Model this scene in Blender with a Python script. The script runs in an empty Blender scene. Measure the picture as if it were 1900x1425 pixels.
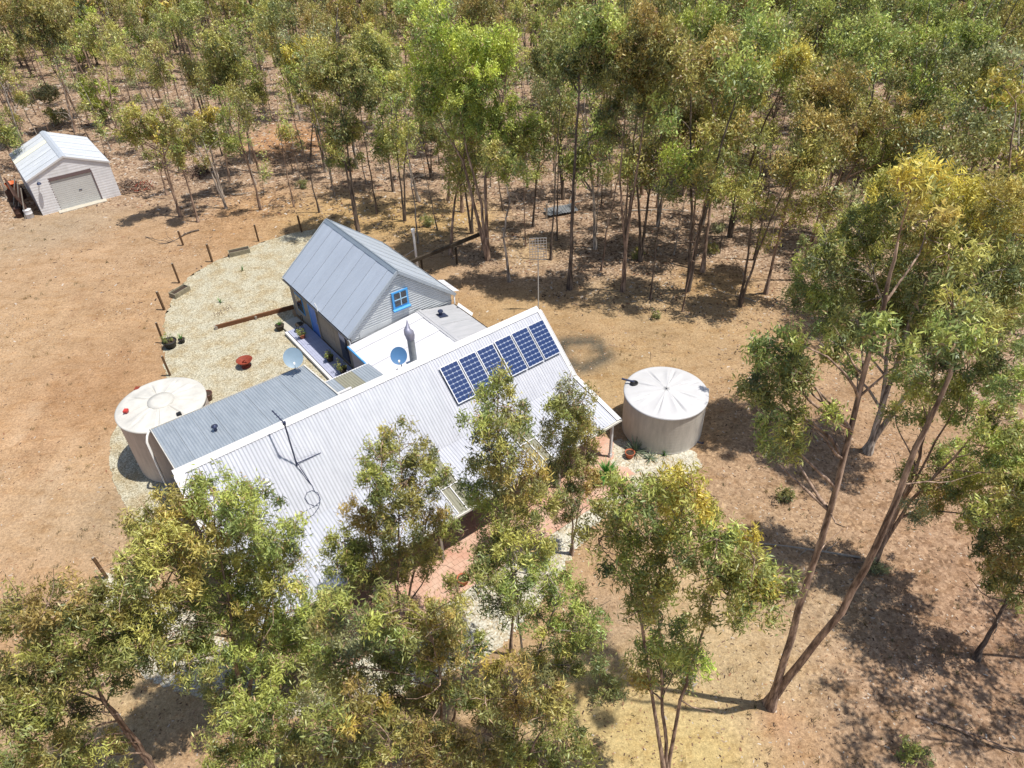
import bpy, bmesh, math, random
import numpy as np
from mathutils import Matrix, Vector

SC = bpy.context.scene
C = SC.collection
rnd = random.Random(7)
R_ = np.random.default_rng(11)

# ------------------------------------------------------------------ camera
H = 22.0
FPX = 1319.35                      # focal length in pixels of the 1900 px wide photograph
PITCH = math.radians(38.343); ROLL = math.radians(-2.063)
FW = np.array([0, math.cos(PITCH), -math.sin(PITCH)])
_rt = np.array([1.0, 0, 0]); _up = np.cross(_rt, FW)
RT = _rt*math.cos(ROLL)+_up*math.sin(ROLL); UP = -_rt*math.sin(ROLL)+_up*math.cos(ROLL)
CAM = np.array([0, 0, H])
cam = bpy.data.cameras.new('camera'); cam.sensor_width = 36; cam.lens = FPX/1900*36
cam.clip_start = .5; cam.clip_end = 3000
co = bpy.data.objects.new('camera', cam); C.objects.link(co)
M = Matrix.Identity(4)
for i in range(3):
    M[i][0] = RT[i]; M[i][1] = UP[i]; M[i][2] = -FW[i]; M[i][3] = CAM[i]
co.matrix_world = M
SC.camera = co

# ------------------------------------------------------------------ light
SUN_EL = math.radians(70); SUN_AZ = math.radians(-10)     # azimuth from +X; shadows fall to the left and slightly back
sd = np.array([math.cos(SUN_EL)*math.cos(SUN_AZ), math.cos(SUN_EL)*math.sin(SUN_AZ), math.sin(SUN_EL)])
w = bpy.data.worlds.new('World'); SC.world = w; w.use_nodes = True
nt = w.node_tree; nt.nodes.clear()
sky = nt.nodes.new('ShaderNodeTexSky'); sky.sky_type = 'NISHITA'; sky.sun_disc = False
sky.sun_elevation = SUN_EL; sky.sun_rotation = math.pi/2-SUN_AZ
sky.altitude = 250; sky.air_density = 1.0; sky.dust_density = 1.6; sky.ozone_density = 1.0
bg = nt.nodes.new('ShaderNodeBackground'); bg.inputs[1].default_value = 0.11
wo = nt.nodes.new('ShaderNodeOutputWorld')
nt.links.new(sky.outputs[0], bg.inputs[0]); nt.links.new(bg.outputs[0], wo.inputs[0])
sl = bpy.data.lights.new('sun', 'SUN'); sl.energy = 4.75; sl.angle = math.radians(.55); sl.color = (1, .955, .88)
so = bpy.data.objects.new('sun', sl); C.objects.link(so)
so.rotation_euler = Vector(sd).to_track_quat('Z', 'Y').to_euler()
so.location = (20, -5, 60)
SC.view_settings.view_transform = 'Standard'; SC.view_settings.look = 'None'
SC.view_settings.exposure = 0.34; SC.view_settings.gamma = 1; SC.view_settings.use_curve_mapping = False
SC.cycles.max_bounces = 6; SC.cycles.diffuse_bounces = 3; SC.cycles.transmission_bounces = 4
SC.cycles.transparent_max_bounces = 6

# ------------------------------------------------------------------ helpers
def ray(px):
    return FW+RT*(px[0]-950)/FPX-UP*(px[1]-712.5)/FPX
def G(x, y, z=0.0):                 # the point at height z seen at a photograph pixel
    d = ray((x, y)); t = (z-H)/d[2]
    return CAM+t*d
def PR(P):
    d = np.asarray(P, float)-CAM; z = d@FW
    return 950+FPX*(d@RT)/z, 712.5-FPX*(d@UP)/z
PSI = 0.6409242554
U = np.array([math.cos(PSI), math.sin(PSI), 0]); V = np.array([-math.sin(PSI), math.cos(PSI), 0])
HO = np.array([1.2015, 26.7754, 0.0])
def W(u, v, z=0.0): return HO+u*U+v*V+np.array([0, 0, z])

def srgb(r, g, b, k=1.0):
    f = lambda c: (c/255/12.92 if c <= 10 else ((c/255+.055)/1.055)**2.4)*k
    return (f(r), f(g), f(b))

_mats = {}
def mat(name, col, rough=.7, metal=0.0, noise=None, nscale=8.0, bump=0.0, bscale=40.0, spec=.4, stretch=None, col2=None, n2=None):
    """procedural surface: base colour broken up by two noise layers, optional bump"""
    if name in _mats: return _mats[name]
    m = bpy.data.materials.new(name); m.use_nodes = True; t = m.node_tree; b = t.nodes['Principled BSDF']
    b.inputs['Roughness'].default_value = rough; b.inputs['Metallic'].default_value = metal
    b.inputs['Specular IOR Level'].default_value = spec
    b.inputs['Base Color'].default_value = (*col, 1)
    tc = t.nodes.new('ShaderNodeTexCoord'); mp = t.nodes.new('ShaderNodeMapping')
    t.links.new(tc.outputs['Object'], mp.inputs[0])
    if stretch: mp.inputs['Scale'].default_value = stretch
    if noise:
        n = t.nodes.new('ShaderNodeTexNoise'); n.inputs['Scale'].default_value = nscale; n.inputs['Detail'].default_value = 6
        n.inputs['Roughness'].default_value = .65
        t.links.new(mp.outputs[0], n.inputs[0])
        r = t.nodes.new('ShaderNodeValToRGB'); r.color_ramp.elements[0].position = .32; r.color_ramp.elements[1].position = .7
        c2 = col2 or tuple(c*(1-noise) for c in col)
        r.color_ramp.elements[0].color = (*c2, 1); r.color_ramp.elements[1].color = (*col, 1)
        t.links.new(n.outputs[0], r.inputs[0]); t.links.new(r.outputs[0], b.inputs['Base Color'])
    if bump:
        n = t.nodes.new('ShaderNodeTexNoise'); n.inputs['Scale'].default_value = bscale; n.inputs['Detail'].default_value = 4
        t.links.new(mp.outputs[0], n.inputs[0])
        bu = t.nodes.new('ShaderNodeBump'); bu.inputs['Strength'].default_value = bump; bu.inputs['Distance'].default_value = .02
        t.links.new(n.outputs[0], bu.inputs['Height']); t.links.new(bu.outputs[0], b.inputs['Normal'])
    _mats[name] = m
    return m

def tag(o, label=None, cat=None, group=None, kind=None):
    if label: o['label'] = label
    if cat: o['category'] = cat
    if group: o['group'] = group
    if kind: o['kind'] = kind
    return o
def empty(name, loc, rz=0.0):
    o = bpy.data.objects.new(name, None); C.objects.link(o); o.location = tuple(loc); o.rotation_euler = (0, 0, rz)
    o.empty_display_size = .3
    return o
def thing(name, label, cat, loc, rz=0.0, group=None):
    return tag(empty(name, loc, rz), label, cat, group)

class MB:
    """collects boxes, tubes, lathes and strips, linked as ONE mesh object"""
    def __init__(s): s.v = []; s.f = []; s.sm = []
    def add(s, vs, fs, smooth=False):
        o = len(s.v); s.v += [tuple(p) for p in vs]; s.f += [tuple(i+o for i in f) for f in fs]; s.sm += [smooth]*len(fs)
        return s
    def box(s, c, d, ax=None, bev=0.0):
        """box centre c, size d, ax = optional 3 axes"""
        c = np.array(c, float); A = np.eye(3) if ax is None else np.array(ax, float)
        hx, hy, hz = [q/2 for q in d]
        vs = [c+A[0]*sx*hx+A[1]*sy*hy+A[2]*sz*hz for sx in (-1, 1) for sy in (-1, 1) for sz in (-1, 1)]
        return s.add(vs, [(0, 1, 3, 2), (4, 6, 7, 5), (0, 4, 5, 1), (2, 3, 7, 6), (0, 2, 6, 4), (1, 5, 7, 3)])
    def beam(s, a, b, w, h, up=(0, 0, 1)):
        a = np.array(a, float); b = np.array(b, float); d = b-a; L = np.linalg.norm(d); x = d/L
        y = np.cross(np.array(up, float), x)
        if np.linalg.norm(y) < 1e-4: y = np.cross(np.array([0, 1.0, 0]), x)
        y /= np.linalg.norm(y); z = np.cross(x, y)
        return s.box((a+b)/2, (L, w, h), (x, y, z))
    def tube(s, pts, rad, n=8, cap=True, wob=0.0):
        pts = [np.array(p, float) for p in pts]; rad = rad if hasattr(rad, '__len__') else [rad]*len(pts)
        rings = []; ref = None
        for i, p in enumerate(pts):
            t = pts[min(i+1, len(pts)-1)]-pts[max(i-1, 0)]; t = t/(np.linalg.norm(t)+1e-9)
            if ref is None: ref = np.array([1.0, 0, 0]) if abs(t[0]) < .9 else np.array([0, 1.0, 0])
            a = ref-t*(ref@t); a /= np.linalg.norm(a)+1e-9; b = np.cross(t, a); ref = a
            rings.append([p+(a*math.cos(k*2*math.pi/n)+b*math.sin(k*2*math.pi/n))*rad[i]*(1+wob*math.sin(k*2.1+i*1.7)) for k in range(n)])
        vs = [q for r in rings for q in r]; fs = []
        for i in range(len(rings)-1):
            for k in range(n):
                fs.append((i*n+k, i*n+(k+1) % n, (i+1)*n+(k+1) % n, (i+1)*n+k))
        s.add(vs, fs, True)
        if cap:
            s.add(rings[0], [tuple(range(n))[::-1]]); s.add(rings[-1], [tuple(range(n))])
        return s
    def lathe(s, c, prof, n=32, smooth=True):
        c = np.array(c, float); m = len(prof); vs = []
        for k in range(n):
            a = 2*math.pi*k/n
            for r, z in prof: vs.append(c+np.array([r*math.cos(a), r*math.sin(a), z]))
        fs = []
        for k in range(n):
            k2 = (k+1) % n
            for i in range(m-1): fs.append((k*m+i, k2*m+i, k2*m+i+1, k*m+i+1))
        return s.add(vs, fs, smooth)
    def mesh(s, name):
        me = bpy.data.meshes.new(name); me.from_pydata([tuple(map(float, p)) for p in s.v], [], s.f)
        me.polygons.foreach_set('use_smooth', s.sm); me.update()
        return me
    def build(s, name, m, parent=None, label=None):
        return link(name, s.mesh(name), m, parent, label)
def link(name, me, m=None, parent=None, label=None, loc=None):
    o = bpy.data.objects.new(name, me); C.objects.link(o)
    if m and not me.materials: me.materials.append(m)
    if parent: o.parent = parent
    if label: o['label'] = label
    if loc is not None: o.location = tuple(loc)
    return o
def place(o, org, x, y, z):
    """local matrix from origin and axes"""
    m = Matrix.Identity(4)
    for i in range(3): m[i][0] = x[i]; m[i][1] = y[i]; m[i][2] = z[i]; m[i][3] = org[i]
    o.matrix_local = m
    return o

# ------------------------------------------------------------------ materials
def metal_sheet(name, base, rough, dirt, nsc=1.3, metal=.35, stretch=(1, .25, 1)):
    """painted or galvanised roofing: streaks down the slope, mild blotches"""
    m = bpy.data.materials.new(name); m.use_nodes = True; t = m.node_tree; b = t.nodes['Principled BSDF']
    b.inputs['Metallic'].default_value = metal; b.inputs['Specular IOR Level'].default_value = .5
    tc = t.nodes.new('ShaderNodeTexCoord'); gp = t.nodes.new('ShaderNodeNewGeometry')
    mp = t.nodes.new('ShaderNodeMapping'); mp.inputs['Scale'].default_value = stretch
    t.links.new(tc.outputs['Object'], mp.inputs[0])
    oi = t.nodes.new('ShaderNodeObjectInfo'); ad = t.nodes.new('ShaderNodeVectorMath'); ad.operation = 'ADD'
    cm = t.nodes.new('ShaderNodeVectorMath'); cm.operation = 'SCALE'; cm.inputs['Scale'].default_value = 31
    cx = t.nodes.new('ShaderNodeCombineXYZ')
    for k in range(3): t.links.new(oi.outputs['Random'], cx.inputs[k])
    t.links.new(cx.outputs[0], cm.inputs[0]); t.links.new(cm.outputs[0], ad.inputs[1]); t.links.new(mp.outputs[0], ad.inputs[0])
    n = t.nodes.new('ShaderNodeTexNoise'); n.inputs['Scale'].default_value = nsc*4; n.inputs['Detail'].default_value = 8; n.inputs['Roughness'].default_value = .7
    t.links.new(ad.outputs[0], n.inputs[0])
    r = t.nodes.new('ShaderNodeValToRGB'); r.color_ramp.elements[0].position = .3; r.color_ramp.elements[1].position = .62
    r.color_ramp.elements[0].color = (*dirt, 1); r.color_ramp.elements[1].color = (*base, 1)
    t.links.new(n.outputs[0], r.inputs[0])
    mx = t.nodes.new('ShaderNodeMixRGB'); mx.blend_type = 'MULTIPLY'; mx.inputs[0].default_value = .5
    mr = t.nodes.new('ShaderNodeMapRange'); mr.inputs['To Min'].default_value = .93; mr.inputs['To Max'].default_value = 1.03
    t.links.new(oi.outputs['Random'], mr.inputs[0]); t.links.new(r.outputs[0], mx.inputs[1]); t.links.new(mr.outputs[0], mx.inputs[2])
    t.links.new(mx.outputs[0], b.inputs['Base Color'])
    mr2 = t.nodes.new('ShaderNodeMapRange'); mr2.inputs['To Min'].default_value = rough-.1; mr2.inputs['To Max'].default_value = rough+.12
    t.links.new(n.outputs[0], mr2.inputs[0]); t.links.new(mr2.outputs[0], b.inputs['Roughness'])
    _mats[name] = m
    return m
m_zinc = metal_sheet('zinc_roofing', (.50, .51, .55), .5, (.42, .43, .47))
m_cott = metal_sheet('weathered_zinc', (.44, .49, .56), .55, (.41, .455, .52), .6)
m_lean = metal_sheet('dull_zinc', (.36, .40, .44), .55, (.29, .33, .37), 1.0)
m_white = metal_sheet('white_roofing', (.60, .60, .63), .5, (.46, .46, .50), .5, .0)
m_greyroof = metal_sheet('pale_grey_roofing', (.44, .44, .46), .55, (.36, .37, .39), .7, .2)
m_shed = metal_sheet('shed_sheet', (.62, .65, .69), .45, (.52, .55, .59), .5, .2)
m_shedwall = metal_sheet('shed_wall_sheet', (.74, .74, .76), .55, (.60, .60, .61), .6, .0, (1, 1, .3))
m_wallgrey = metal_sheet('gable_wall_sheet', (.52, .54, .55), .55, (.40, .43, .44), .5, .15, (1, 1, .6))
m_trim = mat('white_trim', (.62, .61, .61), .5, noise=.12, nscale=3)
m_gutter = mat('gutter_cream', (.62, .60, .55), .5, noise=.25, nscale=4)
m_oldwood = mat('old_weathered_board', (.42, .365, .30), .85, noise=.55, nscale=3, stretch=(1, 1, .25), bump=.4)
m_skyl = mat('fibreglass_sheet', (.28, .27, .20), .35, noise=.3, nscale=5, stretch=(6, .6, 1))
m_bluetrim = mat('bright_blue_paint', (.07, .33, .70), .5, noise=.15, nscale=6)
m_bluedoor = mat('blue_door_paint', (.10, .22, .62), .5, noise=.2, nscale=4)
m_glass = mat('dark_window_glass', (.018, .022, .03), .08, spec=.9)
m_deck = mat('lilac_deck_paint', (.36, .38, .50), .6, noise=.2, nscale=3)
m_timber = mat('stained_timber', (.20, .085, .035), .8, noise=.5, nscale=5, stretch=(.4, 3, 3), bump=.3)
m_post = mat('fence_timber', (.16, .09, .045), .85, noise=.5, nscale=7, bump=.3)
m_dkwood = mat('dark_timber', (.06, .045, .03), .9, noise=.5, nscale=5, bump=.3)
m_cell = mat('solar_cell_blue', (.012, .035, .13), .15, noise=.3, nscale=3, spec=.8)
m_back = mat('solar_backsheet', (.28, .33, .44), .35)
m_alu = mat('aluminium_frame', (.60, .61, .63), .35, .7)
m_dkmetal = mat('dark_blue_grey_metal', (.035, .045, .09), .5, .3)
m_dish = mat('dish_grey_blue', (.21, .29, .36), .45, noise=.12, nscale=4)
m_dishb = mat('dish_blue', (.08, .19, .37), .4, noise=.1, nscale=4)
m_flue = mat('galvanised_flue', (.36, .39, .41), .5, .2, noise=.35, nscale=6)
m_cowl = mat('heat_tinted_cowl', (.40, .40, .50), .45, .5, noise=.35, nscale=6)
m_tank = mat('beige_poly_tank', (.58, .49, .42), .6, noise=.28, nscale=2.2, stretch=(2.5, 2.5, .5))
m_tankg = mat('grey_beige_poly_tank', (.54, .50, .44), .6, noise=.26, nscale=2.2, stretch=(2.5, 2.5, .5))
m_lid = mat('white_poly_lid', (.50, .495, .50), .5, noise=.10, nscale=1.4)
m_lid2 = mat('cream_poly_lid', (.57, .55, .50), .5, noise=.26, nscale=1.4)
m_rust = mat('rusty_red_steel', (.26, .045, .02), .75, noise=.4, nscale=9, bump=.2)
m_terra = mat('terracotta', (.42, .12, .055), .8, noise=.25, nscale=9)
m_black = mat('black_plastic', (.015, .015, .016), .5)
m_soil = mat('potting_soil', (.045, .03, .02), .95, bump=.6)
m_red = mat('red_plastic', (.45, .04, .03), .5)
m_orange = mat('orange_plastic', (.62, .12, .03), .5)
m_door = mat('cream_roller_door', (.56, .56, .54), .6, noise=.12, nscale=2)
m_doorframe = mat('door_head_trim', (.17, .12, .12), .7, noise=.2)  # dark tone of the door head and side strips
m_pvc = mat('white_pvc', (.78, .77, .74), .45)
m_brickwall = mat('mud_brick_render', (.36, .15, .085), .9, noise=.35, nscale=3, bump=.4)
m_stone = mat('creek_stone', (.52, .47, .38), .85, noise=.3, nscale=9)
m_conc = mat('concrete', (.50, .46, .38), .85, noise=.25, nscale=5)
m_junk = mat('rusted_scrap', (.10, .05, .035), .85, noise=.5, nscale=8)
m_ash = mat('dead_bleached_wood', (.36, .32, .27), .9, noise=.35, nscale=6, stretch=(1, 1, .4))

def bark_mat(name, c1, c2):
    m = mat(name, c1, .9, noise=.5, nscale=5, col2=c2, stretch=(1.6, 1.6, .3), bump=.8, bscale=14)
    e = [n for n in m.node_tree.nodes if n.type == 'VALTORGB'][0].color_ramp; e.elements[0].position = .40; e.elements[1].position = .56; q = e.elements.new(.68); q.color = (*[min(.8, c*1.55+.03) for c in c1], 1)
    return m
m_bark_d = bark_mat('dark_ironbark', (.17, .13, .10), (.055, .04, .032))
m_bark_r = bark_mat('red_brown_bark', (.36, .25, .18), (.11, .07, .05))
m_bark_g = bark_mat('grey_box_bark', (.42, .36, .30), (.13, .10, .08))

def leaf_mat():
    m = bpy.data.materials.new('gum_leaf'); m.use_nodes = True; t = m.node_tree; t.nodes.clear()
    out = t.nodes.new('ShaderNodeOutputMaterial')
    at = t.nodes.new('ShaderNodeAttribute'); at.attribute_name = 'tint'
    oi = t.nodes.new('ShaderNodeObjectInfo')
    hs = t.nodes.new('ShaderNodeHueSaturation')
    mr = t.nodes.new('ShaderNodeMapRange'); mr.inputs['To Min'].default_value = .49; mr.inputs['To Max'].default_value = .515
    mv = t.nodes.new('ShaderNodeMapRange'); mv.inputs['To Min'].default_value = .85; mv.inputs['To Max'].default_value = 1.15
    t.links.new(oi.outputs['Random'], mr.inputs[0]); t.links.new(oi.outputs['Random'], mv.inputs[0])
    t.links.new(mr.outputs[0], hs.inputs['Hue']); t.links.new(mv.outputs[0], hs.inputs['Value']); t.links.new(at.outputs['Color'], hs.inputs['Color'])
    d = t.nodes.new('ShaderNodeBsdfDiffuse'); tr = t.nodes.new('ShaderNodeBsdfTranslucent'); gl = t.nodes.new('ShaderNodeBsdfGlossy')
    gl.inputs['Roughness'].default_value = .5; gl.inputs['Color'].default_value = (.9, .95, .9, 1)
    hs2 = t.nodes.new('ShaderNodeHueSaturation'); hs2.inputs['Value'].default_value = 1.25; hs2.inputs['Hue'].default_value = .49
    t.links.new(hs.outputs[0], d.inputs[0]); t.links.new(hs.outputs[0], hs2.inputs['Color']); t.links.new(hs2.outputs[0], tr.inputs[0])
    m1 = t.nodes.new('ShaderNodeMixShader'); m1.inputs[0].default_value = .32
    m2 = t.nodes.new('ShaderNodeMixShader'); m2.inputs[0].default_value = .045
    t.links.new(d.outputs[0], m1.inputs[1]); t.links.new(tr.outputs[0], m1.inputs[2])
    t.links.new(m1.outputs[0], m2.inputs[1]); t.links.new(gl.outputs[0], m2.inputs[2]); t.links.new(m2.outputs[0], out.inputs[0])
    return m
m_leaf = leaf_mat()
m_litter = None

# ------------------------------------------------------------------ leaves and trees
def leaf_mesh(name, cen, L, Wd, tint, rng, droop=.9, dirs=None):
    """one quad (folded diamond) per leaf; tint per leaf"""
    n = len(cen)
    d = rng.normal(0, 1, (n, 3)); d[:, 2] = d[:, 2]*.6-droop
    if dirs is not None: d = dirs+rng.normal(0, .15, (n, 3))
    d /= np.linalg.norm(d, axis=1)[:, None]
    s = np.cross(d, rng.normal(0, 1, (n, 3))); s /= np.linalg.norm(s, axis=1)[:, None]+1e-9
    nn = np.cross(d, s)
    l = (L*rng.uniform(.65, 1.3, n))[:, None]; ww = (Wd*rng.uniform(.7, 1.3, n))[:, None]
    a = cen-d*l*.5; b = cen+d*l*.5+nn*l*.12; m1 = cen+s*ww*.5-d*l*.08; m2 = cen-s*ww*.5-d*l*.08
    co_ = np.stack([a, m1, b, m2], 1).reshape(-1, 3).astype(np.float32)
    me = bpy.data.meshes.new(name)
    me.vertices.add(4*n); me.vertices.foreach_set('co', co_.ravel())
    me.loops.add(4*n); me.loops.foreach_set('vertex_index', np.arange(4*n, dtype=np.int32))
    me.polygons.add(n); me.polygons.foreach_set('loop_start', np.arange(0, 4*n, 4, dtype=np.int32))
    try: me.polygons.foreach_set('loop_total', np.full(n, 4, np.int32))
    except Exception: pass
    at = me.attributes.new('tint', 'FLOAT_COLOR', 'FACE')
    at.data.foreach_set('color', np.concatenate([tint, np.ones((n, 1))], 1).astype(np.float32).ravel())
    me.update(calc_edges=True); me.validate()
    return me

TONE = {  # leaf albedos: body, young tips, lower leaves darkened to paint in shade
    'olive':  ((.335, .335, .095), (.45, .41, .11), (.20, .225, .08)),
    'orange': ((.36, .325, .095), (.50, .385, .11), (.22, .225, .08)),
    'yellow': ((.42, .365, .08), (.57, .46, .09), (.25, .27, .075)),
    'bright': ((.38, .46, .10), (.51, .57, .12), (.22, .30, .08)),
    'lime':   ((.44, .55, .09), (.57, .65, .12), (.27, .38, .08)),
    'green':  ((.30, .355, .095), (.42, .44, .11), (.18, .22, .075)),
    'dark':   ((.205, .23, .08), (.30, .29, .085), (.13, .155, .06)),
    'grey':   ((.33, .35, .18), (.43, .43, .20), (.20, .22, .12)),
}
def foliage(lobes, rng, dens, L, Wd, tone, tuft=.26, flat=.8, tipup=.5):
    """lobes: (centre, radius, tone or None). Tufts of leaves spread through each lobe, denser outside and above."""
    cs = []; ts = []
    for c, r, tn in lobes:
        tn = tn or tone
        A, B, D = [np.array(q) for q in TONE[tn]]
        nt_ = max(5, int(1.75*(r/tuft)**2))
        p = rng.normal(0, 1, (nt_, 3)); p /= np.linalg.norm(p, axis=1)[:, None]
        rad = rng.uniform(.25, 1.0, nt_)**.5
        lump = 1+.28*np.sin(p[:, 0]*4+c[0])*np.cos(p[:, 1]*5+c[1]*2)
        p = p*(rad*lump)[:, None]*r; p[:, 2] *= flat
        k = (rng.uniform(.35, 1.6, nt_)*dens*math.pi*r*r/(.5*L*Wd)/nt_).astype(int)+1
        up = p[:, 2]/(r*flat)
        for i in range(nt_):
            n = k[i]
            ts_ = tuft*rng.uniform(.45, .8); off = rng.normal(0, 1, (n, 3))*np.array([ts_*.8, ts_*.8, ts_])
            off[:, 2] -= np.abs(off[:, 0])*.25
            cs.append(np.array(c)+p[i]+off)
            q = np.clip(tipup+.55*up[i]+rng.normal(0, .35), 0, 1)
            base = A*(1-q)+B*q if q > .5 else D*(1-2*q)+A*2*q  # lower tufts blend to the darkened tone, shading painted into leaf colour
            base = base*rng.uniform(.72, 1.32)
            t = base[None, :]*rng.uniform(.72, 1.3, (n, 1))
            m = rng.random(n) < .06
            t[m] = np.array([.50, .33, .18])*rng.uniform(.5, 1.2, (m.sum(), 1))
            ts.append(t)
    return np.concatenate(cs), np.concatenate(ts)

def limb(mb, a, b, r0, r1, rng, bend=.12, n=5, sides=7, start_dir=None):
    a = np.array(a, float); b = np.array(b, float); L = np.linalg.norm(b-a)
    o1 = rng.normal(0, 1, 3)*L*bend; o2 = rng.normal(0, 1, 3)*L*bend*.6
    pts = []
    for i in range(n+1):
        t = i/n; p = a*(1-t)+b*t+o1*math.sin(math.pi*t)*.6+o2*math.sin(2*math.pi*t)*.5
        if start_dir is not None: p = p+np.array(start_dir)*L*.35*t*(1-t)**2*2
        pts.append(p)
    mb.tube(pts, [r0+(r1-r0)*(i/n)**.8 for i in range(n+1)], sides, cap=False, wob=.06)
    return pts

def build_tree(name, base, stems, lobes, r, bark, tone, rng, label, group=None, leaf=(.13, .03), dens=1.5, tuft=.26, twig=3, tipup=.5, flat=.85, dead=2):
    """base world point; stems: list of polylines in world coords; lobes: world (centre, radius, tone)"""
    b0 = np.array(base, float)
    t = thing(name, label, 'tree', b0, 0, group)
    trunks = []
    for k, st in enumerate(stems):
        mb = MB(); st = [np.array(p, float)-b0 for p in st]
        n = len(st); L = sum(np.linalg.norm(st[i+1]-st[i]) for i in range(n-1))
        pts = []
        for i in range(n-1):
            for q in range(4): 
                f = q/4; p = st[i]*(1-f)+st[i+1]*f
                if i+q > 0: p = p+rng.normal(0, .02, 3)*min(1, L*.2)
                pts.append(p)
        pts.append(st[-1])
        rs = [.72*r*(1-.78*(i/(len(pts)-1))**.85) for i in range(len(pts))]
        rs[0] *= 1.7; rs[1] *= 1.12
        mb.tube(pts, rs, 9, wob=.07)
        trunks.append((mb, pts, rs))
    for c, lr, tn in lobes:
        c = np.array(c)-b0
        # nearest stem, attach point lower than the lobe
        best = None
        for mb, pts, rs in trunks:
            for i, p in enumerate(pts):
                h = c[2]-p[2]
                if i < len(pts)*.22: continue
                hd = np.linalg.norm((c-p)[:2]); pen = abs(h-hd*.9-.3)
                s_ = np.linalg.norm(c-p)+pen
                if best is None or s_ < best[0]: best = (s_, mb, p, rs[i])
        _, mb, p, pr = best
        ln = np.linalg.norm(c-p)
        if ln > .4:
            q = limb(mb, p, c, min(pr*.7, .012+ln*.018), .012, rng, .07, 5, 6, (0, 0, .3))
        else: q = [p, c]
        for _k in range(twig):
            e = c+rng.normal(0, 1, 3)*lr*np.array([.55, .55, .5]); s = q[-2] if rng.random() < .5 else q[-1]
            limb(mb, s, e, .014, .005, rng, .12, 3, 4)
    for k in range(dead):
        mb, pts, rs = trunks[k % len(trunks)]
        i = int(rng.uniform(.3, .6)*len(pts)); a = rng.uniform(0, 6.28); l = rng.uniform(.6, 1.8)
        limb(mb, pts[i], pts[i]+np.array([math.cos(a)*l, math.sin(a)*l, l*.35]), .022, .006, rng, .18, 4, 5)
    for mb, pts, rs in trunks: mb.build('trunk', bark, t)
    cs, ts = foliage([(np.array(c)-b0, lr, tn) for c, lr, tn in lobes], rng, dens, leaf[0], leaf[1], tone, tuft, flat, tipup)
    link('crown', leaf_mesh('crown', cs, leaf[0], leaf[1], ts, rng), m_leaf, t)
    return t

def on_axis(base, px, depth=0.0):
    """point on the pixel's line of sight nearest the vertical axis over base, moved along the sight line by depth"""
    d = ray(px); d = d/np.linalg.norm(d); A = np.array([0, 0, 1.0]); w0 = CAM-base
    b = d@A; D = 1-b*b; s = (b*(A@w0)-(d@w0))/D
    return CAM+(s+depth)*d

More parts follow.
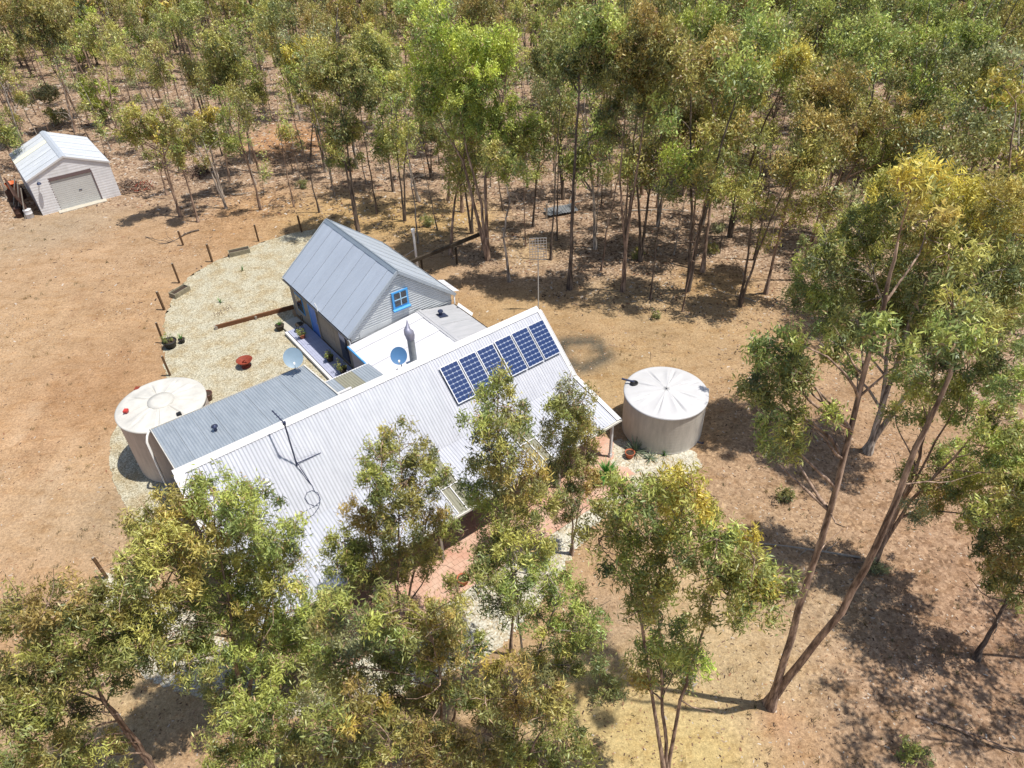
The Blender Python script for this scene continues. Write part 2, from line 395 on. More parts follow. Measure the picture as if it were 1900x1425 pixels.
# ------------------------------------------------------------------ ground
K = .55
def gcol(*c):
    a = np.array(srgb(*c, K)); l = a@np.array([.3, .6, .1]); return a*.88+l*.12
YEDGE = [(-900, 470), (0, 415), (60, 400), (240, 380), (330, 420), (430, 395), (560, 400), (700, 425), (800, 470), (900, 500), (1000, 555), (1150, 580), (1280, 590), (1400, 600), (1500, 590), (1600, 640), (1750, 760), (1900, 800), (2600, 900)]
def yedge(x): return float(np.interp(x, [a for a, b in YEDGE], [b for a, b in YEDGE]))
def tensor(lo, hi, step, far, grow=1.22):
    a = list(np.arange(lo, hi, step)); s = step; x = a[-1]
    up = []
    while x < far: s *= grow; x += s; up.append(x)
    s = step; x = lo; dn = []
    while x > -far: s *= grow; x -= s; dn.append(x)
    return np.array(dn[::-1]+a+up)
def make_ground():
    xs = tensor(-46, 34, .4, 700); ys = tensor(4, 66, .4, 900)
    X, Y = np.meshgrid(xs, ys); P = np.stack([X.ravel(), Y.ravel(), np.zeros(X.size)], 1)
    # photograph coordinates of the ground points, for the forest edge only
    d = P-CAM; z = d@FW; zz = np.maximum(z, .5)
    px = 950+FPX*(d@RT)/zz; py = 712.5-FPX*(d@UP)/zz
    edge = np.interp(px, [a for a, b in YEDGE], [b for a, b in YEDGE])
    wob = 14*np.sin(P[:, 0]*.9)+10*np.sin(P[:, 1]*1.3+P[:, 0]*.4)
    lit = 1/(1+np.exp((py-edge+wob)/16.)); lit[(z < 5)] = .3
    forest = gcol(206, 180, 152); bare = gcol(216, 178, 132)
    col = forest[None]*lit[:, None]+bare[None]*(1-lit[:, None])
    pts = [  # photograph x, y, radius in metres, lit colour, weight, litter
        (80, 600, 6, (222, 184, 140), 1, 0), (150, 480, 5, (214, 176, 136), 1, .1), (60, 800, 5, (226, 180, 132), 1, 0), (190, 740, 2.2, (190, 142, 92), 1, .1),
        (150, 690, 2.5, (198, 152, 108), .8, 0), (60, 950, 4, (226, 192, 150), 1, 0), (190, 960, 1.6, (190, 172, 142), 1, .3), (130, 1020, 3, (214, 184, 142), .8, 0), (40, 1080, 3, (226, 176, 128), 1, 0),
        (60, 440, 3, (206, 182, 150), 1, .2), (130, 425, 2.5, (200, 180, 152), .9, .2), (250, 560, 4, (214, 172, 126), 1, .1), (300, 470, 3, (214, 180, 140), .8, .4), (230, 640, 2, (200, 160, 115), .7, .1),
        (400, 440, 3, (208, 166, 118), .8, .5), (480, 385, 3, (214, 172, 122), .8, .8), (600, 400, 3, (222, 184, 118), 1, .3), (700, 400, 2.5, (226, 188, 118), 1, .2), (770, 410, 2.5, (224, 186, 116), 1, .2), (850, 405, 2.2, (226, 190, 122), 1, .2), (980, 465, 1.5, (222, 190, 140), .8, .4),
        (540, 262, 3.2, (232, 172, 110), .9, .3), (960, 590, 2.5, (206, 172, 120), .9, .1), (1030, 590, 2.5, (208, 172, 122), 1, .1), (1180, 630, 3, (210, 176, 128), 1, 0), (1280, 600, 3, (214, 182, 134), 1, 0), (1150, 700, 2, (208, 176, 124), 1, 0), (1340, 640, 3, (212, 176, 128), 1, 0), (1100, 730, 1, (214, 182, 132), 1, 0),
        (1330, 540, 2.2, (222, 180, 116), .9, .2), (1150, 560, 2, (216, 184, 132), .8, .1), (1420, 610, 2, (214, 178, 130), .8, .2), (1560, 700, 4, (208, 172, 134), .9, .3), (1330, 800, 1.5, (206, 170, 118), .8, .4), (1420, 860, 3, (202, 168, 134), 1, .6), (1500, 1000, 4, (222, 190, 148), 1, .4),
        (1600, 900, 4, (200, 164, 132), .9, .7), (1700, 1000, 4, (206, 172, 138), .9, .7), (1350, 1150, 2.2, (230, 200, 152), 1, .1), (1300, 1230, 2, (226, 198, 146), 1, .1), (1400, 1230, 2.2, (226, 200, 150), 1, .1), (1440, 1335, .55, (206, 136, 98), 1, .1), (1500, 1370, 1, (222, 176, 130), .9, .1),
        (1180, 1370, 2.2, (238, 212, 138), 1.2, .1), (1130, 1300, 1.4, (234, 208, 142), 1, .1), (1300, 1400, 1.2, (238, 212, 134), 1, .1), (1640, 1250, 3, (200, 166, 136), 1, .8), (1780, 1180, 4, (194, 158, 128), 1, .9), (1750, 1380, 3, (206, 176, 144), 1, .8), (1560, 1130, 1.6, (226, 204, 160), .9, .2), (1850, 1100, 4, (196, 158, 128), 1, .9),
        (300, 1330, 2, (234, 206, 148), 1, .2), (330, 1400, 1.5, (196, 152, 120), .8, .3), (1170, 1180, 1.5, (206, 174, 144), .9, .3), (800, 1300, 3, (216, 184, 140), .8, .3), (100, 1400, 3, (222, 190, 146), .8, .4)]
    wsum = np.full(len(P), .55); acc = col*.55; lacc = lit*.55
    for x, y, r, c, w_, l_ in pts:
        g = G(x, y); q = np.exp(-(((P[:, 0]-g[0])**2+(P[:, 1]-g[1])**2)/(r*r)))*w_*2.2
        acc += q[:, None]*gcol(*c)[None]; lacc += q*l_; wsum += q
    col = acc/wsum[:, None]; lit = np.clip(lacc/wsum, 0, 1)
    # old burn ring: grey ash round a pale middle
    g = G(1078, 655); rr = np.hypot((P[:, 0]-g[0]), (P[:, 1]-g[1])*1.0)+.12*np.sin(np.arctan2(P[:, 1]-g[1], P[:, 0]-g[0])*5)
    q = np.exp(-((rr-1.2)/.5)**2)*.95+np.exp(-((rr-.5)/.5)**2)*.12
    col = col*(1-q[:, None])+gcol(108, 104, 92)[None]*q[:, None]
    # wheel tracks and swept drainage lines on the drive
    for (a, b, c_, k_) in (((205, 870), (60, 660), (176, 130, 84), .5), ((215, 760), (235, 600), (180, 134, 90), .6), ((20, 960), (120, 760), (190, 142, 98), .5), ((0, 930), (100, 740), (190, 142, 98), .5), ((0, 880), (90, 700), (236, 204, 166), .5), ((30, 1010), (150, 800), (236, 204, 166), .5), ((160, 640), (190, 520), (180, 136, 96), .5), ((120, 640), (160, 500), (186, 142, 100), .45), ((1050, 600), (1380, 640), (180, 146, 104), .4), ((1100, 690), (1350, 700), (184, 150, 108), .4), ((190, 520), (420, 430), (184, 140, 98), .4)):
        A = G(*a)[:2]; B_ = G(*b)[:2]; ab = B_-A; t = np.clip(((P[:, :2]-A)@ab)/(ab@ab), 0, 1); dd = np.linalg.norm(P[:, :2]-A-t[:, None]*ab, axis=1)+.25*np.sin(t*9)
        q = np.exp(-(dd/.26)**2)*k_*(.6+.4*np.sin(t*23)); col = col*(1-q[:, None])+gcol(*c_)[None]*q[:, None]
    Zr = np.zeros(len(P)); far = np.clip((P[:, 1]-48)/40, 0, 1)
    Zr = far*(.9*np.sin(P[:, 0]*.05+1)*np.sin(P[:, 1]*.04)+.25*np.sin(P[:, 0]*.21)*np.sin(P[:, 1]*.17))*0
    P[:, 2] = Zr
    nx, ny = len(xs), len(ys); i = np.arange((nx-1)*(ny-1)); a = (i//(nx-1))*nx+i % (nx-1)
    F = np.stack([a, a+1, a+nx+1, a+nx], 1).astype(np.int32); n = len(F)
    me = bpy.data.meshes.new('ground'); me.vertices.add(len(P)); me.vertices.foreach_set('co', P.astype(np.float32).ravel())
    me.loops.add(4*n); me.loops.foreach_set('vertex_index', F.ravel()); me.polygons.add(n); me.polygons.foreach_set('loop_start', np.arange(0, 4*n, 4, dtype=np.int32))
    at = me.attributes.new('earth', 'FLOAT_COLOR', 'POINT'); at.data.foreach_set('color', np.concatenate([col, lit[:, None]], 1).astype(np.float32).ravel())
    me.update(calc_edges=True)
    m = bpy.data.materials.new('bare_earth'); m.use_nodes = True; t = m.node_tree; b = t.nodes['Principled BSDF']; b.inputs['Roughness'].default_value = .95; b.inputs['Specular IOR Level'].default_value = .1
    A = t.nodes.new('ShaderNodeAttribute'); A.attribute_name = 'earth'
    tc = t.nodes.new('ShaderNodeTexCoord')
    def noise(sc, det=6, ro=.65):
        n_ = t.nodes.new('ShaderNodeTexNoise'); n_.inputs['Scale'].default_value = sc; n_.inputs['Detail'].default_value = det; n_.inputs['Roughness'].default_value = ro
        t.links.new(tc.outputs['Object'], n_.inputs[0]); return n_.outputs[0]
    def mrange(s, a0, a1, b0, b1):
        r = t.nodes.new('ShaderNodeMapRange'); r.inputs['From Min'].default_value = a0; r.inputs['From Max'].default_value = a1; r.inputs['To Min'].default_value = b0; r.inputs['To Max'].default_value = b1
        t.links.new(s, r.inputs[0]); return r.outputs[0]
    def mul(c, f, blend='MULTIPLY', fac=1.0):
        x = t.nodes.new('ShaderNodeMixRGB'); x.blend_type = blend; x.inputs[0].default_value = fac
        t.links.new(c, x.inputs[1]); t.links.new(f, x.inputs[2]); return x.outputs[0]
    def ramp(s, els):
        r = t.nodes.new('ShaderNodeValToRGB'); cr = r.color_ramp
        while len(cr.elements) < len(els): cr.elements.new(.5)
        for e, (p, c) in zip(cr.elements, els): e.position = p; e.color = (*c, 1)
        t.links.new(s, r.inputs[0]); return r.outputs[0]
    c = A.outputs['Color']
    c = mul(c, mrange(noise(.45, 7), .25, .75, .84, 1.16))
    c = mul(c, ramp(noise(.9, 9, .8), [(.34, (.80, .74, .66)), (.45, (.98, .97, .95)), (.58, (1, 1, 1)), (.7, (1.10, 1.10, 1.08))]))
    c = mul(c, ramp(noise(1.7, 8, .75), [(.30, (.84, .76, .67)), (.48, (1, 1, 1)), (.66, (1.0, .97, .93)), (.8, (1.15, 1.13, 1.1))]))
    c = mul(c, mrange(noise(4, 6, .85), .36, .64, .84, 1.14))
    c = mul(c, mrange(noise(9, 4, .9), .38, .62, .74, 1.24)); c = mul(c, mrange(noise(22, 5, .95), .36, .64, .78, 1.2))
    mp = t.nodes.new('ShaderNodeMapping'); mp.inputs['Scale'].default_value = (.7, 1.5, 1); mp.inputs['Rotation'].default_value = (0, 0, .5); t.links.new(tc.outputs['Object'], mp.inputs[0]); ns = t.nodes.new('ShaderNodeTexNoise'); ns.inputs['Scale'].default_value = 1.1; ns.inputs['Detail'].default_value = 7; ns.inputs['Distortion'].default_value = .6; t.links.new(mp.outputs[0], ns.inputs[0])
    c = mul(c, ramp(ns.outputs[0], [(.36, (.95, .91, .85)), (.5, (1, 1, 1)), (.68, (1.03, 1.03, 1.03))]))
    # leaf litter: small pale and dark flecks
    vo = t.nodes.new('ShaderNodeTexVoronoi'); vo.inputs['Scale'].default_value = 8; t.links.new(tc.outputs['Object'], vo.inputs[0])
    fl = ramp(vo.outputs['Color'], [(.12, (.42, .34, .30)), (.4, (.85, .78, .74)), (.7, (1.05, 1.0, .98)), (.93, (1.45, 1.45, 1.45))])
    x = t.nodes.new('ShaderNodeMixRGB'); x.blend_type = 'MULTIPLY'; t.links.new(A.outputs['Alpha'], x.inputs[0]); t.links.new(c, x.inputs[1]); t.links.new(fl, x.inputs[2])
    t.links.new(x.outputs[0], b.inputs['Base Color'])
    bu = t.nodes.new('ShaderNodeBump'); bu.inputs['Strength'].default_value = .7; bu.inputs['Distance'].default_value = .09
    t.links.new(noise(7, 8, .75), bu.inputs['Height']); t.links.new(bu.outputs[0], b.inputs['Normal'])
    o = link('ground', me, m); tag(o, 'dry sandy earth with leaf litter running from the drive into the bush', kind='structure')
    return o
make_ground()

def blob(name, poly, z, m, label, rag=.22, thick=.012):
    """flat patch with a ragged edge and a little thickness"""
    pts = []
    n = len(poly)
    for i in range(n):
        a = np.array(poly[i][:2], float); b = np.array(poly[(i+1) % n][:2], float); k = max(1, int(np.linalg.norm(b-a)/.22))
        for j in range(k): 
            p = a+(b-a)*j/k; pts.append(p+np.clip(R_.normal(0, rag*.4, 2), -.09, .09))
    vs = [(p[0], p[1], z) for p in pts]+[(p[0], p[1], z-thick-.01) for p in pts]; m_ = len(pts)
    me = bpy.data.meshes.new(name); bm = bmesh.new()
    v = [bm.verts.new(q) for q in vs]; f = bm.faces.new(v[:m_])
    for i in range(m_): bm.faces.new((v[i], v[(i+1) % m_], v[m_+(i+1) % m_], v[m_+i]))
    bmesh.ops.triangulate(bm, faces=[f]); bmesh.ops.recalc_face_normals(bm, faces=bm.faces); bm.to_mesh(me); bm.free()
    o = link(name, me, m); tag(o, label, kind='structure'); return o

def gravel_mat(name, c, dark, sc=22):
    m = bpy.data.materials.new(name); m.use_nodes = True; t = m.node_tree; b = t.nodes['Principled BSDF']; b.inputs['Roughness'].default_value = .9; b.inputs['Specular IOR Level'].default_value = .15
    tc = t.nodes.new('ShaderNodeTexCoord'); vo = t.nodes.new('ShaderNodeTexVoronoi'); vo.inputs['Scale'].default_value = sc; t.links.new(tc.outputs['Object'], vo.inputs[0])
    r = t.nodes.new('ShaderNodeValToRGB'); cr = r.color_ramp; cr.elements[0].position = .15; cr.elements[1].position = .6; cr.elements[0].color = (*dark, 1); cr.elements[1].color = (*c, 1)
    e = cr.elements.new(.9); e.color = (*[min(.85, q*1.25) for q in c], 1)
    t.links.new(vo.outputs['Color'], r.inputs[0])
    n = t.nodes.new('ShaderNodeTexNoise'); n.inputs['Scale'].default_value = 1.1; n.inputs['Detail'].default_value = 7; t.links.new(tc.outputs['Object'], n.inputs[0])
    r2 = t.nodes.new('ShaderNodeValToRGB'); r2.color_ramp.elements[0].position = .36; r2.color_ramp.elements[0].color = (.84, .74, .60, 1); r2.color_ramp.elements[1].position = .58; r2.color_ramp.elements[1].color = (1, 1, 1, 1)
    t.links.new(n.outputs[0], r2.inputs[0])
    x = t.nodes.new('ShaderNodeMixRGB'); x.blend_type = 'MULTIPLY'; x.inputs[0].default_value = 1; t.links.new(r.outputs[0], x.inputs[1]); t.links.new(r2.outputs[0], x.inputs[2]); t.links.new(x.outputs[0], b.inputs['Base Color'])
    bu = t.nodes.new('ShaderNodeBump'); bu.inputs['Strength'].default_value = .5; bu.inputs['Distance'].default_value = .03
    t.links.new(vo.outputs['Distance'], bu.inputs['Height']); t.links.new(bu.outputs[0], b.inputs['Normal'])
    return m
gm = gravel_mat('cream_crushed_gravel', gcol(224, 217, 190), gcol(172, 160, 128))
gm2 = gravel_mat('white_creek_gravel', gcol(238, 232, 210), gcol(190, 176, 146), 16)
yard_px = [(585, 425), (545, 432), (500, 445), (440, 468), (385, 492), (345, 520), (322, 550), (306, 590), (302, 640), (306, 690), (322, 730), (385, 775), (470, 760)]
yard = [G(*p)[:2] for p in yard_px]+[W(-9.6, 4.4)[:2], W(-6.3, 4.4)[:2], W(-6.2, 14)[:2], W(-6.0, 15.2)[:2], W(-3.4, 15.4)[:2]]
blob('gravel_yard', yard, .014, gm, 'pale cream gravel yard curving round the cottage door side')
apron = [G(*p)[:2] for p in [(226, 772), (206, 810), (203, 860), (214, 905), (240, 950), (262, 985), (300, 1000), (345, 960)]]+[W(-15.6, 5.4)[:2], W(-15.6, 8.8)[:2]]
blob('gravel_apron', apron, .016, gm, 'cream gravel apron round the foot of the cream lidded tank', .08)
patch = [W(-.2, -4.2)[:2]]+[G(*p)[:2] for p in [(1150, 815), (1215, 835), (1288, 835), (1304, 862), (1278, 888), (1216, 905), (1160, 925), (1120, 960), (1085, 1000), (1040, 1060), (990, 1130), (930, 1200), (860, 1240)]]+[W(-13, -8.8)[:2], W(-16.5, -7.2)[:2], W(-19.4, -3)[:2], W(-20.3, 1.2)[:2], W(-19.3, 2.3)[:2], W(-18.6, 1.2)[:2], W(-17, -2.2)[:2], W(-16.2, -6.9)[:2], W(-1.6, -6.9)[:2]]
blob('gravel_bed', patch, .016, gm2, 'white gravel bed beyond the brick verandah paving and tank')

# red brick paving in front of and under the verandah: one slab, the bricks laid on it as joined real pieces
m_pave = mat('red_brick', (.43, .225, .155), .85, noise=.5, nscale=1.2, col2=(.50, .35, .26), bump=.2)
m_mort = mat('sandy_mortar', (.40, .27, .18), .95, noise=.2)
pv = empty('brick_paving', W(0, 0, 0), PSI); tag(pv, 'salmon red brick paving laid in front of the verandah', kind='structure')
mb = MB(); mb.box((-8.2, -4.7, .02), (15.4, 4.5, .05)); mb.build('bedding', m_mort, pv)
bv = []; 
for j in range(19):
    for i in range(66):
        x = -15.8+i*.232+(j % 2)*.116; y = -6.86+j*.232*1.0
        if x > -.55: continue
        bv.append((x, y))
mb = MB()
for x, y in bv: mb.box((x+rnd.uniform(-.004, .004), y, .048+rnd.uniform(-.004, .004)), (.222, .222, .02))
o = mb.build('brick', m_pave, pv); o['kind'] = 'stuff'
pv2 = blob('paving_end', [W(-.6, -2.7)[:2], W(.5, -3.6)[:2], W(.55, -4.7)[:2], W(-.1, -5.4)[:2], W(-.6, -5.6)[:2]], .03, m_pave, 'rounded red paved end of the verandah floor beside the corner post', .05)
pv3 = blob('paving_path', [G(*p)[:2] for p in [(1130, 862), (1165, 868), (1178, 880), (1150, 888), (1120, 876)]], .03, m_pave, 'short curved red paved path crossing the white gravel', .04)

# ------------------------------------------------------------------ corrugated sheets
_sheet = {}
def sheet_mesh(w_, L, pitch, amp, m):
    key = (round(w_, 3), round(L, 3), pitch, amp, m.name)
    if key in _sheet: return _sheet[key]
    n = max(2, int(round(w_/pitch*6))); vs = []
    for i in range(n+1):
        x = w_*i/n; z = amp*math.sin(2*math.pi*x/pitch)
        vs += [(x, 0, z), (x, L, z)]
    fs = [(2*i, 2*i+2, 2*i+3, 2*i+1) for i in range(n)]
    me = bpy.data.meshes.new('roof_sheet'); me.from_pydata(vs, [], fs); me.polygons.foreach_set('use_smooth', [True]*n)
    me.materials.append(m); me.update(); _sheet[key] = me
    return me
def roof(parent, u0, u1, a, b, m, pitch=.127, amp=.018, sw=.762, special=None, name='roof_sheet', axis='u', lap=.004):
    """sheets side by side along u from u0 to u1, running down from a=(v,z) to b=(v,z)"""
    dv, dz = b[0]-a[0], b[1]-a[1]; L = math.hypot(dv, dz)
    if axis == 'u': X = np.array([1.0, 0, 0]); Y = np.array([0, dv, dz])/L; og = lambda s: np.array([s, a[0], a[1]])
    else: X = np.array([0, 1.0, 0]); Y = np.array([dv, 0, dz])/L; og = lambda s: np.array([a[0], s, a[1]])
    N = np.cross(X, Y)
    if N[2] < 0: N = -N
    x = u0; k = 0; res = []
    while x < u1-.02:
        w_ = min(sw, u1-x); mm = (special or {}).get(k, m)
        me = sheet_mesh(w_, L, pitch, amp, mm)
        o = link(name if mm is m else 'skylight_sheet', me, None, parent)
        place(o, og(x)+N*(.02+(k % 2)*lap), X, Y, N); res.append(o); x += w_; k += 1
    return res
def hcorr_wall(poly_lr, z0, z1, y, pitch, amp, axis, parent, m, name='wall', side=1):
    """horizontally corrugated wall; poly_lr(z) gives left and right limits"""
    n = int((z1-z0)/pitch*5); vs = []; fs = []
    for i in range(n+1):
        z = z0+(z1-z0)*i/n; l, r = poly_lr(z); q = y+side*amp*math.sin(2*math.pi*z/pitch)
        for s in (l, r): vs.append((s, q, z) if axis == 'u' else (q, s, z))
    fs = [(2*i, 2*i+1, 2*i+3, 2*i+2) for i in range(n)]
    mb = MB(); mb.add(vs, fs, True); return mb.build(name, m, parent)

# ------------------------------------------------------------------ main house
RZ, KV, KZ, EV, EZ = 5.12, -2.6, 2.75, -5.4, 2.09       # ridge height, kink and verandah eave
UL = -15.84
hs = thing('farmhouse', 'long low farmhouse under bright corrugated roof with white ridge and verandah', 'house', HO, PSI)
roof(hs, UL+.05, -.05, (0, RZ), (KV-.05, KZ-.03), m_zinc)
# verandah sheets, five of them brown fibreglass
sp = {10: m_skyl, 15: m_skyl}
roof(hs, UL+.05, -.05, (KV+.08, KZ-.01), (EV, EZ), m_zinc, special=sp)
roof(hs, UL+.05, -9.2, (0, RZ), (1.55, 3.70), m_zinc); roof(hs, -9.2, -.05, (0, RZ), (2.95, 2.40), m_zinc)
roof(hs, UL+.12, -9.05, (1.45, 3.72), (5.36, 3.16), m_lean, pitch=.115)
mb = MB()
ax = [(1, 0, 0), (0, KV/3.54*1.0, (KZ-RZ)/3.54), None]
def plate(mb, a, b, c, d, t=.02):
    a, b, c, d = [np.array(p, float) for p in (a, b, c, d)]; n = np.cross(b-a, d-a); n /= np.linalg.norm(n); n = n if n[2] > 0 else -n
    lo = [p for p in (a, b, c, d)]; hi = [p+n*t for p in lo]
    mb.add(lo+hi, [(0, 1, 2, 3), (4, 5, 6, 7), (0, 1, 5, 4), (1, 2, 6, 5), (2, 3, 7, 6), (3, 0, 4, 7)])
s1 = (KZ-RZ)/KV  # .91
plate(mb, (UL-.1, .01, RZ+.045), (.02, .01, RZ+.045), (.02, -.2, RZ-.2*s1+.06), (UL-.1, -.2, RZ-.2*s1+.06), .012)
plate(mb, (UL-.1, -.01, RZ+.045), (.02, -.01, RZ+.045), (.02, .2, RZ-.2*s1+.06), (UL-.1, .2, RZ-.2*s1+.06), .012)
mb.build('ridge_cap', m_trim, hs)
for s in (0, 1):
    x0, x1 = ((UL-.12, UL+.22), (-.10, .10))[s]
    for a, b, nm in (((-.16, RZ-.16*s1+.06), (KV, KZ+.05), 'barge_flashing'), ((KV, KZ+.05), (EV-.02, EZ+.05), 'barge_flashing')):
        mb = MB(); plate(mb, (x0, a[0], a[1]), (x1, a[0], a[1]), (x1, b[0], b[1]), (x0, b[0], b[1]), .02)
        xe = x0 if s == 0 else x1
        mb.beam((xe, a[0], a[1]-.08), (xe, b[0], b[1]-.08), .03, .2)
        mb.build(nm, m_trim, hs)
# cross battens on the fibreglass sheets
for x0, x1 in ((UL+.05+.762*10, UL+.05+.762*11), (UL+.05+.762*15, UL+.05+.762*16)):
    mb = MB(); f = lambda v_: KZ+(v_-KV)*(EZ-KZ)/(EV-KV)+.045
    for v_ in (-4.25,): mb.box(((x0+x1)/2, v_, f(v_)), (x1-x0, .05, .02))
    for x in (x0, (x0+x1)/2, x1): mb.beam((x, -3.3, f(-3.3)), (x, EV, f(EV)), .035, .02)
    mb.build('skylight_batten', m_trim, hs)
# gutters: verandah eave, lean-to back edge
mb = MB(); mb.box((UL/2, EV-.05, EZ-.03), (-UL+.2, .11, .02)); mb.box((UL/2, EV-.105, EZ+.01), (-UL+.2, .012, .09)); mb.box((UL/2, EV+.0, EZ+.0), (-UL+.2, .012, .06)); mb.build('gutter', m_gutter, hs)
mb = MB(); mb.box(((UL-9.05)/2+.05, 5.40, 3.10), (-9.05-UL, .09, .02)); mb.box(((UL-9.05)/2+.05, 5.445, 3.13), (-9.05-UL, .012, .08)); mb.build('gutter', m_gutter, hs)
mb = MB(); mb.beam((UL+.1, 1.3, 3.78), (UL+.1, 5.40, 3.14), .03, .16); mb.beam((-9.05, 1.7, 3.75), (-9.05, 5.38, 3.20), .06, .05); mb.build('barge_board', m_gutter, hs)
# walls
mb = MB()
mb.add([(-.35, KV, 0), (-.35, KV, KZ-.1), (-.35, 0, RZ-.12), (-.35, 2.7, 2.55), (-.35, 2.7, 0)], [(0, 1, 2, 3, 4)])
mb.add([(-.47, KV, 0), (-.47, KV, KZ-.1), (-.47, 0, RZ-.12), (-.47, 2.7, 2.55), (-.47, 2.7, 0)], [(4, 3, 2, 1, 0)]); mb.build('gable_wall', m_shedwall, hs)
m_dwall = mat('brown_grey_wall', (.27, .215, .17), .85, noise=.4, nscale=1.6, stretch=(1, 1, .5))
mb = MB(); x = UL+.28
mb.add([(x, KV, 0), (x, KV, KZ-.1), (x, 0, RZ-.12), (x, 1.5, 3.66), (x, 5.2, 3.1), (x, 5.2, 0)], [(5, 4, 3, 2, 1, 0)]); mb.build('end_wall', m_dwall, hs)
mb = MB(); mb.box(((UL-9.2)/2+.14, 5.15, 1.55), (-9.2-UL-.28, .1, 3.1)); mb.build('back_wall', m_dwall, hs)
mb = MB(); mb.box((-9.2, 3.4, 1.6), (.1, 3.5, 3.2)); mb.build('side_wall', m_dwall, hs)
mb = MB(); mb.box((-5.3, 2.75, 1.2), (7.8, .1, 2.4)); mb.build('back_wall', m_dwall, hs)
mb = MB(); mb.box((UL/2, KV+.05, 1.32), (-UL-.7, .14, 2.6)); fw_ = mb.build('front_wall', m_brickwall, hs)
for i, x in enumerate((-13.6, -11, -5.2, -2.3)):
    mb = MB(); mb.box((x, KV-.03, 1.5), (1.3, .06, 1.1)); wn = mb.build('window', m_bluetrim, fw_)
    mb = MB(); mb.box((x, KV-.065, 1.5), (1.14, .01, .94)); mb.build('pane', m_glass, fw_)
mb = MB(); mb.box((-8.3, KV-.03, 1.08), (.95, .06, 2.05)); mb.build('front_door', m_bluedoor, hs)
for x in [-.22]+[-3.2-i*2.9 for i in range(5)]:
    mb = MB(); mb.box((x, EV+.12, EZ/2), (.1, .1, EZ-.02)); 
    if x == -.22: mb.box((x, EV+.12, .1), (.14, .14, .2))
    mb.build('verandah_post', m_trim if x > -1 else m_oldwood, hs)
mb = MB(); mb.box((UL/2, EV+.12, EZ-.08), (-UL-.3, .06, .12)); mb.build('verandah_beam', m_oldwood, hs)
# white downpipe on the left end of the lean-to, crossing in front of the tank
mb = MB(); mb.tube([(UL-.0, 5.42, 3.08), (UL-.12, 5.36, 2.95), (UL-.22, 5.2, 2.8), (UL-.25, 5.18, .2), (UL-.5, 5.3, .12)], .05, 8); mb.build('downpipe', m_pvc, hs)
mb = MB(); mb.tube([(-13.75, 3.2, 3.45), (-13.75, 3.2, 3.72)], .06, 10); mb.lathe((-13.75, 3.2, 3.7), [(.001, .09), (.13, .03), (.13, 0), (.06, 0)], 14); mb.build('vent_pipe', m_dkmetal, hs)
mb = MB(); mb.lathe((-13.39, -1.24, 3.93), [(.16, .0), (.16, .1), (.13, .16), (.001, .19)], 18); mb.lathe((-13.39, -1.24, 3.93), [(.22, -.04), (.22, .02), (.16, .03)], 18); mb.build('roof_vent', m_alu, hs)
# entry roof between the lean-to and the link
roof(hs, -8.95, -6.25, (2.6, 2.52), (4.85, 2.22), m_lean, special={1: m_skyl}, sw=.9)
mb = MB(); mb.box((-7.6, 4.88, 2.2), (2.75, .06, .08)); mb.build('entry_fascia', m_trim, hs)
mb = MB(); mb.box((-8.5, 3.35, 2.55), (1.25, .1, .06)); mb.box((-9.15, 3.35, 2.55), (.28, .14, .08)); mb.build('fluoro_light', m_trim, hs)
# flue with its cowl, on the back slope just behind the ridge
fl = empty('flue', (0, 0, 0)); fl.parent = hs
bpy.data.objects.remove(fl)
mb = MB(); fx, fy = -6.08, .55
mb.tube([(fx, fy, 4.4), (fx, fy, 5.98)], .15, 18); fl = mb.build('flue', m_flue, hs)
mb = MB(); mb.tube([(fx, fy, 5.86), (fx, fy, 5.98), (fx-.03, fy+.02, 6.15), (fx-.05, fy+.08, 6.28), (fx+.02, fy+.14, 6.42), (fx+.06, fy+.2, 6.62)], [.17, .19, .20, .14, .06, .012], 14); mb.build('cowl', m_cowl, hs)
mb = MB(); mb.box((fx, fy, 4.62), (.5, .5, .03)); mb.build('flue_flashing', m_alu, hs)

# ------------------------------------------------------------------ link roofs between house and cottage
lk = thing('link_room', 'flat roofed link room with bright white roof between farmhouse and cottage', 'building', W(-6.15, 7.16), PSI)
# local origin at its back left corner; v runs -4.4..0, u 0..6.3
roof(lk, -4.5, -.02, (4.1, 2.26), (0, 1.92), m_white, axis='v', pitch=.25, amp=.004, sw=.76, lap=.02)
roof(lk, -4.5, .0, (4.15, 2.26), (6.28, 1.80), m_greyroof, axis='v', pitch=.25, amp=.004, sw=.9)
mb = MB(); mb.beam((4.12, -4.4, 2.30), (4.12, -.02, 2.30), .3, .03); mb.beam((4.12, -4.4, 2.325), (4.12, -.02, 2.325), .04, .02); mb.build('valley_flashing', m_greyroof, lk)
mb = MB(); mb.box((-.03, -2.25, 1.88), (.06, 4.5, .12)); mb.build('gutter', m_bluetrim, lk); mb = MB(); mb.box((6.33, -2.25, 1.74), (.09, 4.5, .1)); mb.build('gutter', m_dkwood, lk)
mb = MB(); mb.box((.12, -2.25, .95), (.08, 4.4, 1.86)); mb.build('wall', mat('lilac_grey_wall', (.40, .38, .42), .8, noise=.2, nscale=2), lk)
mb = MB(); mb.box((6.15, -2.25, .85), (.08, 4.4, 1.7)); mb.build('wall', m_dwall, lk)
mb = MB(); mb.box((.07, -2.9, 1.3), (.03, .8, .9)); mb.build('window', m_glass, lk)
mb = MB(); mb.box((4.95, -.95, 2.14), (.5, .42, .025), ((.98, 0, -.2), (0, 1, 0), (.2, 0, .98))); mb.tube([(4.9, -.9, 2.1), (4.9, -.9, 2.36)], .1, 12); mb.tube([(4.9, -.9, 2.36), (4.9, -.9, 2.42)], [.15, .13], 12); mb.build('roof_vent', m_dkmetal, lk)

